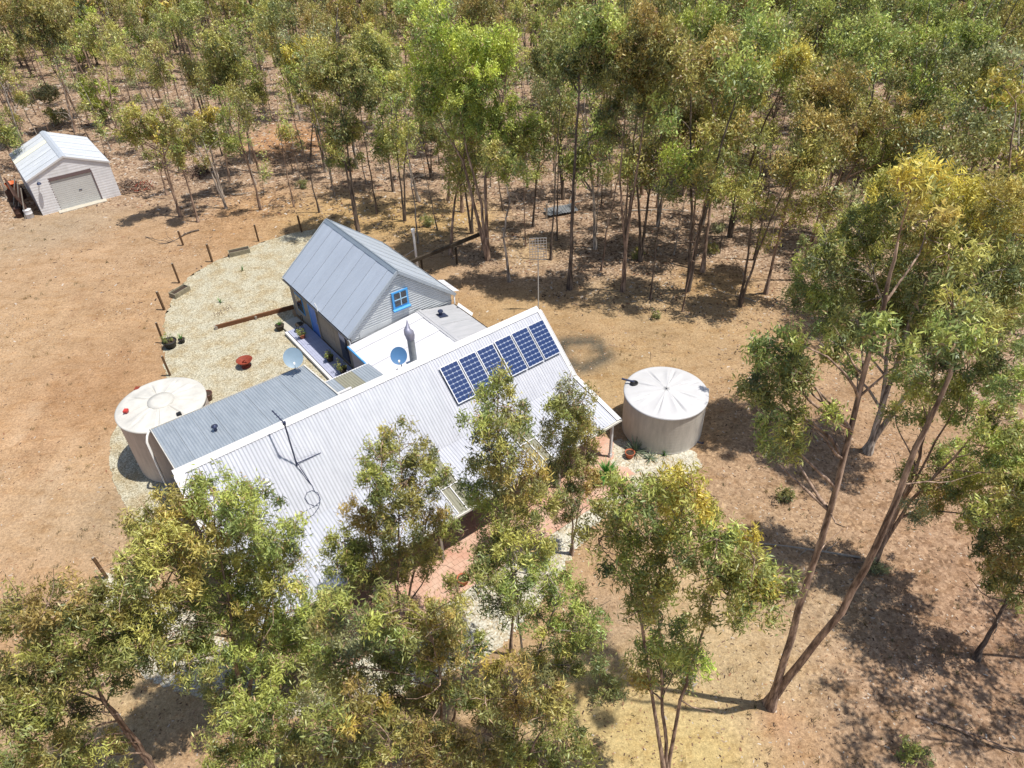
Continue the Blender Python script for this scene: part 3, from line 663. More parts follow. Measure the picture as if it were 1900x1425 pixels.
# ------------------------------------------------------------------ cottage
CW, CL, CE, CR = 6.22, 7.6, 2.45, 4.93
cot = thing('cottage', 'steep roofed small cottage clad in grey corrugated iron with blue attic window', 'house', W(-6.03, 7.16), PSI)
roofz = lambda x: CE+(CR-CE)*(1-abs(x-CW/2)/(CW/2))
roof(cot, -.02, CL+.02, (CW/2, CR), (-.06, CE-.04), m_cott, axis='v', pitch=.085, amp=.007, sw=.595, lap=.010)
roof(cot, -.02, CL+.02, (CW/2, CR), (CW+.06, CE-.04), m_cott, axis='v', pitch=.085, amp=.007, sw=.595, lap=.010)
mb = MB()
for sgn in (-1, 1): plate(mb, (CW/2, -.05, CR+.05), (CW/2, CL+.05, CR+.05), (CW/2+sgn*.17, CL+.05, CR-.085), (CW/2+sgn*.17, -.05, CR-.085), .012)
mb.tube([(CW/2, -.05, CR+.06), (CW/2, CL+.05, CR+.06)], .025, 8)
mb.build('ridge_cap', mat('ridge_grey', (.26, .31, .36), .5, .3, noise=.15), cot)
for yy in (-.05, CL+.05):
    for sgn in (-1, 1):
        mb = MB(); mb.beam((CW/2, yy, CR+.0), (CW/2+sgn*(CW/2+.06), yy, CE-.05), .05, .15); mb.build('barge_board', mat('grey_barge', (.36, .40, .44), .55, noise=.15), cot)
lr = lambda z: (.12, CW-.12) if z < CE-.05 else (CW/2-(CR-.04-z)/(CR-CE)*CW/2, CW/2+(CR-.04-z)/(CR-CE)*CW/2)
gw = hcorr_wall(lr, .0, CR-.08, .1, .13, .014, 'u', cot, m_wallgrey, 'gable_wall', -1)
hcorr_wall(lr, .0, CR-.08, CL-.1, .085, .012, 'u', cot, m_wallgrey, 'gable_wall')
mb = MB(); mb.box((CW/2, .07, 2.02), (CW-.2, .015, .05)); mb.box((CW/2-.9, .075, 2.2), (3.2, .01, .32)); mb.build('wall_flashing', m_wallgrey, cot)
# side wall facing the deck: upright weathered boards
sw_ = empty('board_wall', (0, 0, 0)); sw_.parent = cot
bd = MB(); bd.box((0, 0, 1.15), (.03, .185, 2.3)); bme = bd.mesh('board'); bme.materials.append(m_oldwood)
for i in range(38):
    v_ = .2+i*.19
    if 4.0 < v_ < 5.1: continue
    link('board', bme, None, sw_, None, (.13+rnd.uniform(-.006, .006), v_, .12+rnd.uniform(-.01, .01)))
hcorr_wall(lambda z: (.12, CL-.12), 0, 2.4, CW-.12, .085, .012, 'v', cot, m_wallgrey, 'side_wall')
mb = MB(); mb.box((.1, 4.55, 1.13), (.05, .88, 2.02)); dr = mb.build('door', m_bluedoor, cot)
mb = MB(); mb.box((.06, 4.2, 1.1), (.05, .03, .14)); mb.build('handle', m_alu, dr)
for yy in (4.07, 5.03): 
    mb = MB(); mb.box((.09, yy, 1.15), (.07, .09, 2.1)); mb.build('door_jamb', m_bluetrim if yy > 5 else m_oldwood, cot)
mb = MB(); mb.box((.09, 4.55, 2.2), (.07, 1.05, .09)); mb.build('door_head', m_oldwood, cot)
mb = MB(); mb.box((.105, 6.35, 1.3), (.05, .95, 1.15)); wn = mb.build('window', m_bluetrim, cot)
for a in (-1, 1):
    for b_ in (-1, 1):
        mb = MB(); mb.box((.075, 6.35+a*.215, 1.3+b_*.26), (.02, .39, .48)); mb.build('pane', m_glass, wn)
mb = MB(); mb.box((.10, 1.1, 1.2), (.05, .8, 1.7)); wn = mb.build('window', mat('navy_frame', (.02, .03, .08), .5), cot)
mb = MB(); mb.box((.07, 1.1, 1.2), (.02, .66, 1.56)); mb.build('pane', m_glass, wn)
# attic window on the gable: blue frame, four panes
wx, wz = 3.1, 3.29
mb = MB(); mb.box((wx, .04, wz), (.92, .06, 1.08)); wn = mb.build('attic_window', m_bluetrim, cot)
for a in (-1, 1):
    for b_ in (-1, 1):
        mb = MB(); mb.box((wx+a*.18, .0, wz+.1+b_*.19), (.32, .022, .34)); mb.build('pane', m_glass, wn)
mb = MB(); mb.box((wx, -.005, wz+.1), (.045, .04, .74)); mb.box((wx, -.005, wz+.1), (.72, .04, .045)); mb.build('glazing_bar', mat('pale_blue_bar', (.35, .55, .72), .5), wn)
mb = MB(); mb.box((wx, -.02, wz-.46), (1.0, .14, .1), ((1, 0, 0), (0, .94, .34), (0, -.34, .94))); mb.build('sill', m_bluetrim, wn)
# gutters, downpipe, small white bracket at the eave
mb = MB(); mb.box((-.09, CL/2, CE-.11), (.11, CL+.1, .02)); mb.box((-.145, CL/2, CE-.07), (.012, CL+.1, .09)); mb.build('gutter', mat('dark_gutter', (.10, .10, .11), .5), cot)
mb = MB(); mb.box((CW+.09, CL/2, CE-.11), (.11, CL+.1, .02)); mb.box((CW+.145, CL/2, CE-.07), (.012, CL+.1, .09)); mb.build('gutter', m_alu, cot)
mb = MB(); mb.tube([(CW+.08, .05, CE-.12), (CW-.0, -.04, CE-.3), (CW-.0, -.04, 1.85)], .04, 8); mb.build('downpipe', m_pvc, cot)
mb = MB(); mb.tube([(-.08, .0, CE-.14), (-.02, -.04, 2.2), (-.0, -.04, 1.95)], .04, 8); mb.build('downpipe', m_alu, cot)
mb = MB(); mb.tube([(-.1, 3.25, CE-.12), (-.1, 3.25, CE+.22), (-.14, 3.3, CE+.42)], .025, 6); mb.build('eave_bracket', m_pvc, cot)
# awning over the far side wall
aw = roof(cot, 1.0, 2.6, (CW+.08, 2.05), (CW+1.0, 1.75), m_white, axis='v', pitch=.3, amp=.004, sw=.8, name='awning_sheet')
mb = MB(); mb.beam((CW-.02, -.35, 1.95), (CW+.5, -.9, 1.35), .3, .04); mb.build('rain_head', m_trim, cot)

# ------------------------------------------------------------------ deck
dk = thing('deck', 'lilac painted timber deck with white edge outside the blue cottage door', 'deck', W(-6.03, 7.16), PSI)
bdm = MB(); bdm.box((0, 0, 0), (.118, 9.1, .03)); dme = bdm.mesh('deck_board'); dme.materials.append(m_deck)
for i in range(9): link('deck_board', dme, None, dk, None, (-.03-i*.125, 1.35, .19+rnd.uniform(-.002, .002)))
mb = MB(); mb.box((-1.2, 1.35, .14), (.14, 9.1, .16)); mb.build('edge_board', m_trim, dk)
mb = MB(); mb.box((-.55, 6.55, .08), (1.1, 1.3, .1), ((1, 0, 0), (0, .995, -.1), (0, .1, .995))); mb.build('ramp', m_conc, dk)
mb = MB()
for y in np.arange(-3, 6, 1.2): mb.box((-.6, y, .09), (1.1, .08, .17))
mb.build('joist', m_dkwood, dk)

# ------------------------------------------------------------------ solar panels
PW, PH = .86, 1.66
Ysl = np.array([0, KV, KZ-RZ]); Ysl = Ysl/np.linalg.norm(Ysl); Xsl = np.array([1.0, 0, 0]); Nsl = np.cross(Ysl, Xsl); Nsl = Nsl if Nsl[2] > 0 else -Nsl
def loc_to_world(p): return W(p[0], p[1], p[2])
cell = MB(); cwid, cch = .193, .034
h_ = cwid/2; oc = [(-h_+cch, -h_), (h_-cch, -h_), (h_, -h_+cch), (h_, h_-cch), (h_-cch, h_), (-h_+cch, h_), (-h_, h_-cch), (-h_, -h_+cch)]
cell.add([(x, y*.93, 0) for x, y in oc]+[(x, y*.93, -.004) for x, y in oc], [tuple(range(8))]+[(i, i+8, (i+1) % 8+8, (i+1) % 8) for i in range(8)])
cme = cell.mesh('solar_cell'); cme.materials.append(m_cell)
fr = MB(); t_ = .03
for c, d in (((PW/2, t_/2, 0), (PW, t_, .045)), ((PW/2, PH-t_/2, 0), (PW, t_, .045)), ((t_/2, PH/2, 0), (t_, PH-2*t_, .045)), ((PW-t_/2, PH/2, 0), (t_, PH-2*t_, .045))): fr.box(c, d)
fme = fr.mesh('frame'); fme.materials.append(m_alu)
bk = MB(); bk.box((PW/2, PH/2, -.008), (PW-.04, PH-.04, .02)); kme = bk.mesh('backsheet'); kme.materials.append(m_back)
rl = MB()
for y in (.35, 1.3): rl.box((PW/2, y, -.07), (PW+.04, .04, .05))
rme = rl.mesh('rail'); rme.materials.append(m_alu)
wh = ['leftmost solar panel, farthest from the gable end', 'second solar panel from the left of the array', 'third solar panel from the left, its lower edge behind a tree top', 'fourth solar panel from the left, just right of the wider gap', 'fifth solar panel, second from the gable end', 'rightmost solar panel, nearest the white gable edge']
for k in range(6):
    u_ = -5.58+k*.912+(.0 if k < 3 else .035); off = .5 if k < 3 else .47
    p0 = np.array([0, 0, RZ])+Ysl*(off+.16)+Xsl*u_+Nsl*.15
    pn = thing('solar_panel', wh[k], 'solar panel', (0, 0, 0), 0, 'solar panels on the farmhouse roof')
    X3 = U*Xsl[0]; Y3 = V*Ysl[1]+np.array([0, 0, Ysl[2]]); N3 = np.cross(X3, Y3); N3 = N3 if N3[2] > 0 else -N3
    place(pn, loc_to_world(p0), X3, Y3, N3)
    for me in (fme, kme, rme): link(me.name, me, None, pn)
    for i in range(4):
        for j in range(8): link('solar_cell', cme, None, pn, None, (.03+.10+i*.2, .03+.095+j*.2, .008))

# ------------------------------------------------------------------ tanks
def tank(name, label, c, r, h, mw, ml, nr, rng, puff=.16, rot=0.0):
    t = thing(name, label, 'water tank', (c[0], c[1], 0), 0)
    mb = MB(); prof = [(r*.985, 0), (r, .06)]
    z = .06
    while z < h-.12:
        prof += [(r, z), (r+.006, z+.05), (r, z+.1)]; z += .16
    prof += [(r, h-.06), (r-.03, h-.02)]
    mb.lathe((0, 0, 0), prof, 64); mb.build('tank_wall', mw, t)
    # lid: shallow cone with radial pressed ribs and a soft hollow between them
    mb = MB(); n = 240; rr = [0.02, .12, .3, .45, .6, .72, .82, .9, .96, 1.0, 1.03, 1.03]; vs = []; fs = []
    for k in range(n):
        a = 2*math.pi*k/n
        s = math.cos((a-rot)*nr); rib = max(0, s)**3
        sect = int(((a-rot)/(2*math.pi)*nr+.5) % nr)
        for i, q in enumerate(rr):
            zz = h+puff*(1-q**1.15)-.11*max(0, s)**14*math.sin(math.pi*min(1, max(0, (q-.2)/.74)))*(1 if q < .94 else 0)+.05*max(0, s)**2*math.sin(math.pi*q)
            if q > .25 and q < .97: zz += .05*math.sin(math.pi*(q-.25)/.72)*(1-abs(s))*(.7+.5*math.sin(sect*2.3))-.02*math.cos(a*3+1)*q
            zz += .008*math.sin(q*17+sect)
            if i == len(rr)-2: zz = h-.01
            if i == len(rr)-1: zz = h-.075
            vs.append((r*q*math.cos(a), r*q*math.sin(a), zz))
    m_ = len(rr)
    for k in range(n):
        for i in range(m_-1): fs.append((k*m_+i, ((k+1) % n)*m_+i, ((k+1) % n)*m_+i+1, k*m_+i+1))
    fs.append(tuple(k*m_ for k in range(n))); mb.add(vs, fs, True); mb.build('lid', ml, t)
    return t
t1 = tank('water_tank', 'beige round water tank with ribbed white lid standing beyond the verandah corner', (6.758, 24.177), 1.79, 2.14, m_tankg, m_lid, 8, rnd, .17, .35)
def lpos(a, q, c=(0, 0), r=1.79): return (r*q*math.cos(a), r*q*math.sin(a))
a = math.radians(158); x, y = lpos(a, .80)
mb = MB(); mb.lathe((x, y, 2.2), [(.17, 0), (.18, .09), (.13, .1), (.12, .03), (.001, .03)], 20); mb.build('strainer', m_black, t1)
mb = MB(); x2, y2 = lpos(math.radians(158), 1.12); mb.tube([(x, y, 2.33), (x2, y2, 2.36)], .045, 8); mb.build('inlet_pipe', m_dkmetal, t1)
a = math.radians(3); x, y = lpos(a, 1.0); mb = MB(); mb.tube([(x, y, 2.14), (x+.1, y, 2.12), (x+.12, y-.05, 1.9), (x+.06, y-.06, .9)], .04, 8); mb.build('overflow_pipe', m_pvc, t1)
mb = MB(); x, y = lpos(math.radians(-42), 1.02); mb.tube([(x, y, .2), (x+.22, y-.12, .2)], .03, 8); mb.box((x+.22, y-.12, .24), (.05, .05, .1)); mb.build('tap', m_dkmetal, t1)
t2 = tank('water_tank', 'taller round tank with stained cream lid behind the lean-to roof corner', (-14.946, 23.527), 1.78, 3.02, m_tank, m_lid2, 9, rnd, .18, .1)
g = G(240, 735, 3.15)-np.array([-14.946, 23.527, 0]); g = G(234, 764, 3.12)-np.array([-14.946, 23.527, 0])
mb = MB(); mb.box((g[0], g[1], 3.17), (.16, .2, .1)); mb.build('red_cap', m_red, t2)
mb = MB(); mb.box((-1.45, 1.12, 2.96), (.2, .22, .16)); mb.build('red_bracket', m_rust, t2)
mb = MB(); mb.lathe((.05, .0, 3.16), [(.55, -.02), (.54, .05), (.3, .075), (.001, .08)], 24); mb.build('manhole_cover', m_lid2, t2)
g = G(332, 768, 3.12)-np.array([-14.946, 23.527, 0]); mb = MB(); mb.box((g[0], g[1], 3.12), (.18, .14, .12), ((.8, .6, 0), (-.6, .8, 0), (0, 0, 1))); mb.build('inlet_box', m_black, t2)
mb = MB(); mb.tube([(1.86, -.2, 2.9), (1.9, -.2, .1)], .04, 8); mb.build('overflow_pipe', m_pvc, t2)
mb = MB(); g = G(256, 863); mb.tube([(0, 0, 0), (.95, -.12, .0)], .06, 8); pc = mb.build('concrete_kerb', m_conc); pc.location = (g[0], g[1], .07)
tag(pc, 'short pale pipe stub on the gravel below the cream lidded tank', 'pipe'); pc.name = 'pipe_stub'

# ------------------------------------------------------------------ dishes, antenna, poles
def dish(name, label, foot, cen, m, rad, aim, group=None):
    t = thing(name, label, 'satellite dish', foot)
    f = np.array(foot); c = np.array(cen)-f; n = np.array(aim, float); n /= np.linalg.norm(n)
    a = np.cross(n, (0, 0, 1)); a /= np.linalg.norm(a); b = np.cross(a, n)
    mb = MB(); vs = []; fs = []; N_ = 36; rr = [0, .25, .5, .75, .95, 1.0]
    for k in range(N_):
        th = 2*math.pi*k/N_
        for q in rr: vs.append(c+(a*math.cos(th)+b*math.sin(th)*1.08)*rad*q+n*(.16*q*q)*rad)
    m_ = len(rr)
    for k in range(N_):
        for i in range(m_-1): fs.append((k*m_+i, ((k+1) % N_)*m_+i, ((k+1) % N_)*m_+i+1, k*m_+i+1))
    o2 = len(vs); back = [p-n*.02 for p in vs]
    mb.add(vs, fs, True); mb.add(back, [q[::-1] for q in fs], True)
    ed = [k*m_+m_-1 for k in range(N_)]; mb.add([vs[e] for e in ed]+[back[e] for e in ed], [(k, (k+1) % N_, (k+1) % N_+N_, k+N_) for k in range(N_)])
    mb.build('reflector', m, t)
    mb = MB(); bk_ = c-n*.14; mb.tube([(0, 0, 0), bk_*np.array([.1, .1, .6]), bk_, c-n*.03], .025, 8); mb.build('mast', m_alu, t)
    mb = MB(); tip = c+n*rad*1.05-b*rad*.75; mb.tube([c-b*rad*1.02+n*.05, tip], .014, 6); mb.build('feed_arm', m_alu, t)
    mb = MB(); mb.tube([tip, tip+(c-tip)*.22], [.035, .045], 10); mb.build('receiver', m_pvc, t)
    return t, mb
c1 = G(544, 664, 3.95)
ft = W(-9.45, 5.1, 3.2)
dish('satellite_dish', 'grey satellite dish on the back corner of the dull lean-to roof', ft, c1, m_dish, .42, (.25, -.75, .62))
c2 = G(740, 660, 5.55)
dish('satellite_dish', 'blue satellite dish mounted beside the flue behind the main ridge', c2-V*(-.05)+np.array([.05, .12, -1.0]), c2, m_dishb, .33, (.1, -.8, .55))
for k, ob_ in enumerate([o for o in C.objects if o.name.startswith('satellite_dish')]):
    pass
# television antenna on the roof: upright mast, boom with short rods, two stays, and the loose cable
an = thing('roof_antenna', 'thin dark aerial mast with stays on the main corrugated roof', 'antenna', W(-12.23, -1.26, 4.0))
top = G(532, 792, 0); 
mast_h = 2.05
mb = MB(); mb.tube([(0, 0, 0), (0, 0, mast_h)], .03, 8); mb.build('mast', m_dkmetal, an)
P_top = W(-12.23, -1.26, 4.0+mast_h); 
d_ = ray((505, 762)); tt = (4.0+mast_h+.1-H)/d_[2]; P_b = CAM+tt*d_
rel = P_b-W(-12.23, -1.26, 4.0)
mb = MB(); mb.tube([np.array([0, 0, mast_h])-rel*np.array([.12, .12, 0]), rel], .024, 6); mb.build('boom', m_dkmetal, an)
bx = rel-np.array([0, 0, mast_h]); bl = np.linalg.norm(bx); bx /= bl; cr = np.cross(bx, (0, 0, 1)); cr /= np.linalg.norm(cr)
for k in range(5):
    mb = MB(); p = np.array([0, 0, mast_h])+bx*(bl*(.1+.21*k)); mb.tube([p-cr*(.09-.01*k)-np.array([0, 0, .0]), p+cr*(.09-.01*k)], .010, 5); mb.build('rod', m_dkmetal, an)
mb = MB(); mb.box((0, 0, mast_h), (.09, .09, .1)); mb.build('clamp', m_dkmetal, an)
def onroof(px, up=.05):
    """point on the front roof plane seen at px"""
    A0 = W(0, 0, RZ); n = np.cross(U, V*KV+np.array([0, 0, KZ-RZ])); d = ray(px); t = ((A0-CAM)@n)/(d@n); return CAM+t*d+np.array([0, 0, up])
F = W(-12.23, -1.26, 4.0)
for k, px in enumerate(((596, 842), (578, 901))):
    mb = MB(); mb.tube([(0, 0, .12 if k == 0 else .3), onroof(px)-F], .018, 6); mb.build('stay', m_dkmetal, an)
mb = MB(); mb.tube([(0, 0, 1.0), onroof((594, 842))-F], .008, 5); mb.build('stay_wire', m_alu, an)
cb = MB(); pts = [onroof(p) for p in [(556, 872), (568, 890), (580, 903), (584, 913), (592, 922), (594, 933), (585, 941), (572, 936), (566, 926), (570, 916), (580, 912), (590, 916), (595, 928), (592, 943), (582, 957), (566, 966)]]
# smooth the cable
sm = []
for i in range(len(pts)-1):
    for q in range(3): sm.append(pts[i]*(1-q/3)+pts[i+1]*q/3)
sm.append(pts[-1]); b0 = pts[0]
cb.tube([p-b0 for p in sm], .014, 6); o = cb.build('aerial_cable', m_dkmetal); o.location = tuple(b0); tag(o, 'loose black aerial cable looped on the corrugated roof', 'cable')
cb = MB(); p2 = [onroof(p, .04) for p in [(592, 938), (578, 944), (566, 950), (556, 960)]]; cb.tube([p-p2[0] for p in p2], .012, 6); o = cb.build('aerial_cable', m_dkmetal); o.location = tuple(p2[0]); tag(o, 'short stray end of black cable lying left of the cable loop', 'cable')

def pole_top(base, ty):
    lo, hi = 0, 20
    for _ in range(40):
        m = (lo+hi)/2
        if PR(base+np.array([0, 0, m]))[1] > ty: lo = m
        else: hi = m
    return lo
b0 = G(776, 505); h = pole_top(b0, 425)
vp = thing('vent_pole', 'tall white plastic vent pipe behind the cottage roof', 'pipe', b0)
mb = MB(); mb.tube([(0, 0, 0), (0, 0, h-.3)], .07, 12); mb.build('pipe', m_pvc, vp)
mb = MB(); mb.tube([(0, 0, h-.32), (0, 0, h-.22), (0, 0, h-.2), (0, 0, h)], [.09, .09, .13, .12], 14); mb.build('cap', m_pvc, vp)
mb = MB(); mb.tube([(0, 0, h*.55), (-1.3, -.3, h*.3)], .012, 5); mb.build('stay_wire', m_alu, vp)
b0 = G(999, 575); h = pole_top(b0, 442)
vp = thing('grid_aerial', 'slim leaning pole carrying a pale wire grid aerial at bush edge', 'antenna', b0)
mb = MB(); mb.tube([(0, 0, 0), (0, 0, h)], [.035, .025], 8); mb.build('pole', m_gutter, vp)
mb = MB()
for k in range(9): mb.beam((-.45, -.05, h-1.25+k*.16), (.45, -.05, h-1.25+k*.16), .03, .02)
for k in range(7): mb.beam((-.45+k*.15, -.05, h-1.25), (-.45+k*.15, -.05, h+.03), .03, .02)
mb.build('grid', m_alu, vp)
mb = MB(); mb.tube([(0, .0, h-.6), (.0, -.45, h-.6)], .015, 6); mb.build('feed_arm', m_alu, vp)

# ------------------------------------------------------------------ yard furniture
# fence posts round the gravel yard
fp = [((480, 448), 417, 'brown fence post at the back of the gravel yard, near the far planter box'), ((560, 431), 400, 'brown fence post nearest the cottage back corner'), ((394, 486), 453, 'fence post behind the gravel yard, left of the far planter box'), ((340, 455), 428, 'short fence post standing in tree shade behind the yard'),
      ((333, 525), 488, 'leaning fence post just behind the left planter box'), ((305, 575), 541, 'fence post at the left yard edge, below the left planter box'), ((304, 637), 599, 'fence post beside the big dark shrub pot'), ((316, 697), 660, 'fence post just above the cream lidded tank'), ((199, 1073), 1034, 'lone fence post at the lower left beside the white gravel tip')]
for (b, ty, lb) in fp:
    b0 = G(*b); h = pole_top(b0, ty)
    t = thing('fence_post', lb, 'fence post', b0, rnd.uniform(0, 3), 'timber fence posts round the gravel yard')
    le = rnd.uniform(-.03, .03); q = MB(); w_ = rnd.uniform(.09, .115)
    q.beam((0, 0, 0), (le, -le, h-.01), w_, w_*.9, (1, 0, 0)); q.build('post', m_post, t)
    q = MB(); q.box((le, -le, h+.0), (w_*.8, w_*.72, .02)); q.build('post_top', m_oldwood, t)
# planter boxes
def planter(px, L, Wd, rz, lb):
    b0 = G(*px); t = thing('planter_box', lb, 'planter', b0, rz, 'wooden planter boxes on the gravel')
    for s in (-1, 1):
        for k in range(2):
            q = MB(); q.box((0, s*Wd/2, .09+k*.155), (L, .045, .145)); q.build('side_board', m_gutter if False else mat('grey_sleeper', (.33, .29, .2), .85, noise=.45, nscale=6), t)
        for k in range(2):
            q = MB(); q.box((s*(L/2-.022), 0, .09+k*.155), (.045, Wd-.05, .145)); q.build('end_board', mat('grey_sleeper', (.33, .29, .2)), t)
    q = MB(); q.box((0, 0, .13), (L-.1, Wd-.06, .2)); q.build('soil', m_soil, t)
    return t
planter((445, 471), 1.35, .45, .42, 'long weathered planter box at the back of the gravel yard')
planter((335, 545), 1.15, .5, 1.05, 'weathered planter box at the left edge of the gravel yard')
# rusty retaining timber
a, b = W(-11.6, 14.7, 0), W(-6.6, 15.1, 0); a = G(402, 611); b = G(546, 573)
L = np.linalg.norm(b-a); t = thing('edging_beam', 'long rust brown timber beam edging the gravel yard step', 'beam', a, math.atan2(b[1]-a[1], b[0]-a[0]))
q = MB(); q.box((L*.25+.0, 0, .13), (L*.5-.01, .1, .26)); q.build('beam', m_timber, t); q = MB(); q.box((L*.75, .01, .135), (L*.5-.01, .1, .26)); q.build('beam', m_timber, t)
q = MB(); q.box((.0, .02, .1), (.16, .2, .24)); q.build('end_block', m_oldwood, t); q = MB(); q.box((L*.5, -.09, .1), (.12, .06, .22)); q.build('stake', m_oldwood, t)
# fire bowl
b0 = G(457, 680); t = thing('fire_bowl', 'rusty red fire bowl on a round stand on the gravel', 'fire bowl', b0)
q = MB(); q.lathe((0, 0, .24), [(.001, .0), (.15, .02), (.3, .09), (.4, .2), (.42, .2), (.31, .06), (.16, -.02), (.001, -.04)], 30); q.build('bowl', m_rust, t)
q = MB(); q.lathe((0, 0, 0), [(.26, 0), (.24, .03), (.12, .1), (.1, .22), (.001, .22)], 24); q.build('stand', m_rust, t)
q = MB(); q.tube([(-.12, 0, .3), (.03, .03, .42), (.1, -.02, .3)], .035, 6); q.build('charred_log', m_rust, t)
# pots and plants
def spiky(parent, n, L, wd, up, tone, rng, name='leaves', z0=.0):
    """sword-shaped arching leaves, each a folded strip"""
    mb = MB()
    for i in range(n):
        a = rng.uniform(0, 6.28); el = rng.uniform(*up); l = L*rng.uniform(.7, 1.15); d = np.array([math.cos(a)*math.cos(el), math.sin(a)*math.cos(el), math.sin(el)]); s = np.array([-math.sin(a), math.cos(a), 0])
        p = np.array([0, 0, z0]); pr = []
        for k in range(5):
            f = k/4; w_ = wd*(1-f**2.2)*.5+.001; pr += [p-s*w_, p+s*w_]; d = d+np.array([0, 0, -.16*f]); d /= np.linalg.norm(d); p = p+d*l/4
        mb.add(pr, [(2*k, 2*k+1, 2*k+3, 2*k+2) for k in range(4)])
    return mb.build(name, mat('blade_'+tone, {'bright': (.10, .28, .045), 'grey': (.22, .27, .17), 'green': (.09, .17, .05)}[tone], .5, noise=.4, nscale=9), parent)
def pot(b0, r, h, m, label, plant, cat='potted plant', group=None, shrubr=.3, rz=0):
    t = thing('potted_plant', label, cat, b0, rz, group)
    q = MB(); q.lathe((0, 0, 0), [(.001, .0), (r*.72, 0), (r, h*.92), (r*1.08, h*.92), (r*1.08, h), (r*.92, h), (r*.9, h*.86), (.001, h*.86)], 22); q.build('pot', m, t)
    q = MB(); q.lathe((0, 0, h*.87), [(r*.88, 0), (.001, .02)], 16); q.build('soil', m_soil, t)
    if plant == 'spiky': spiky(t, 34, .5, .04, (.4, 1.4), 'grey', rnd, z0=h*.85)
    elif plant == 'sprout': spiky(t, 16, .42, .03, (.7, 1.4), 'bright', rnd, z0=h*.85)
    elif plant == 'shrub':
        rng = np.random.default_rng(5); cs, ts = foliage([(np.array([0, 0, h+shrubr*.7]), shrubr, None)], rng, 2.0, .09, .03, 'green', .1)
        link('foliage', leaf_mesh('foliage', cs, .09, .03, ts, rng, .1), m_leaf, t)
        q = MB(); q.tube([(0, 0, h*.8), (.02, .01, h+shrubr)], .02, 6); q.build('stem', m_bark_d, t)
    return t
pot(G(318, 644), .36, .42, m_black, 'big black pot with a dark bushy shrub at the yard edge', 'shrub', shrubr=.3)
pot(G(339, 636), .17, .26, m_black, 'small black pot with bright sprouting leaves beside the bigger pot', 'sprout')
pot(G(521, 612), .24, .34, m_dkwood, 'dark round pot with a small plant at the deck corner', 'sprout')
pot(G(387, 742), .26, .42, mat('brown_glaze', (.09, .035, .025), .4), 'dark brown empty pot standing next to the cream lidded tank', 'none', 'pot')
pot(G(1168, 848), .21, .3, m_terra, 'terracotta pot at the foot of the verandah corner tank', 'none', 'pot')
pot(G(860, 1082), .22, .32, m_terra, 'terracotta pot on the paving below the front trees', 'none', 'pot')
ag = thing('spiky_plant', 'grey green strappy plant against the foot of the beige tank', 'plant', G(1178, 838)); spiky(ag, 70, .75, .045, (.25, 1.45), 'grey', rnd)
ag = thing('spiky_plant', 'reddish grey strappy clump right of the terracotta pot', 'plant', G(1205, 852)); spiky(ag, 30, .5, .04, (.2, 1.2), 'grey', rnd)
yu = thing('yucca', 'bright green spiky yucca beside the verandah corner post', 'plant', G(1124, 892))
q = MB(); q.tube([(0, 0, 0), (0, 0, .35)], [.09, .07], 8); q.build('trunk', m_bark_g, yu); spiky(yu, 130, .72, .045, (-.1, 1.5), 'bright', rnd, z0=.4)
for px, lb in (((450, 502), 'small bright sapling growing in the gravel near the far planter'), ((409, 562), 'low scraggy green plant in the middle of the gravel yard'), ((1232, 845), 'tiny green weed at the base of the beige tank')):
    s = thing('small_plant', lb, 'plant', G(*px)); spiky(s, 18, .38, .03, (.5, 1.5), 'bright', rnd)
# two flat stone rosettes on the gravel
for k, (px, lb) in enumerate((((404, 583), 'left ring of small dark stones laid out on the gravel'), ((421, 573), 'right ring of small dark stones laid out on the gravel'))):
    s = thing('stone_ring', lb, 'stones', G(*px)+np.array([0, 0, .02])); q = MB()
    for j in range(14):
        a = j*2.4; r = .06+.022*j; q.lathe((r*math.cos(a), r*math.sin(a), 0), [(.035, 0), (.03, .03), (.001, .04)], 6)
    o = q.build('stone', mat('dark_pebble', (.20, .16, .12), .9), s); o['kind'] = 'stuff'
# deck furniture
ch = thing('garden_chair', 'dark iron chair under the cottage window on the deck', 'chair', W(-6.55, 12.6, .21), PSI)
q = MB(); q.lathe((0, 0, .44), [(.22, 0), (.22, .03), (.001, .03)], 16); q.build('seat', m_dkwood, ch)
for a in range(4):
    q = MB(); x, y = .18*math.cos(a*1.57+.8), .18*math.sin(a*1.57+.8); q.tube([(x, y, .44), (x*1.2, y*1.2, 0)], .015, 6); q.build('leg', m_dkwood, ch)
q = MB(); q.tube([(.2, .15, .44), (.24, .15, .85), (.26, 0, .92), (.24, -.15, .85), (.2, -.15, .44)], .016, 6); q.tube([(.24, 0, .46), (.26, 0, .9)], .012, 6); q.build('backrest', m_dkwood, ch)
pot(W(-6.75, 11.9, .21), .17, .25, m_terra, 'leafy pot plant on the deck beside the iron chair', 'shrub', shrubr=.26)
pot(W(-6.55, 9.0, .21), .2, .3, m_dkwood, 'dark pot plant halfway along the deck wall', 'shrub', shrubr=.24)
pot(W(-6.5, 7.6, .21), .2, .3, m_dkwood, 'straggly pot plant at the house end of the deck', 'shrub', shrubr=.3)
pot(W(-6.9, 6.3, .21), .2, .25, m_black, 'black pot tucked under the entry roof edge', 'sprout')

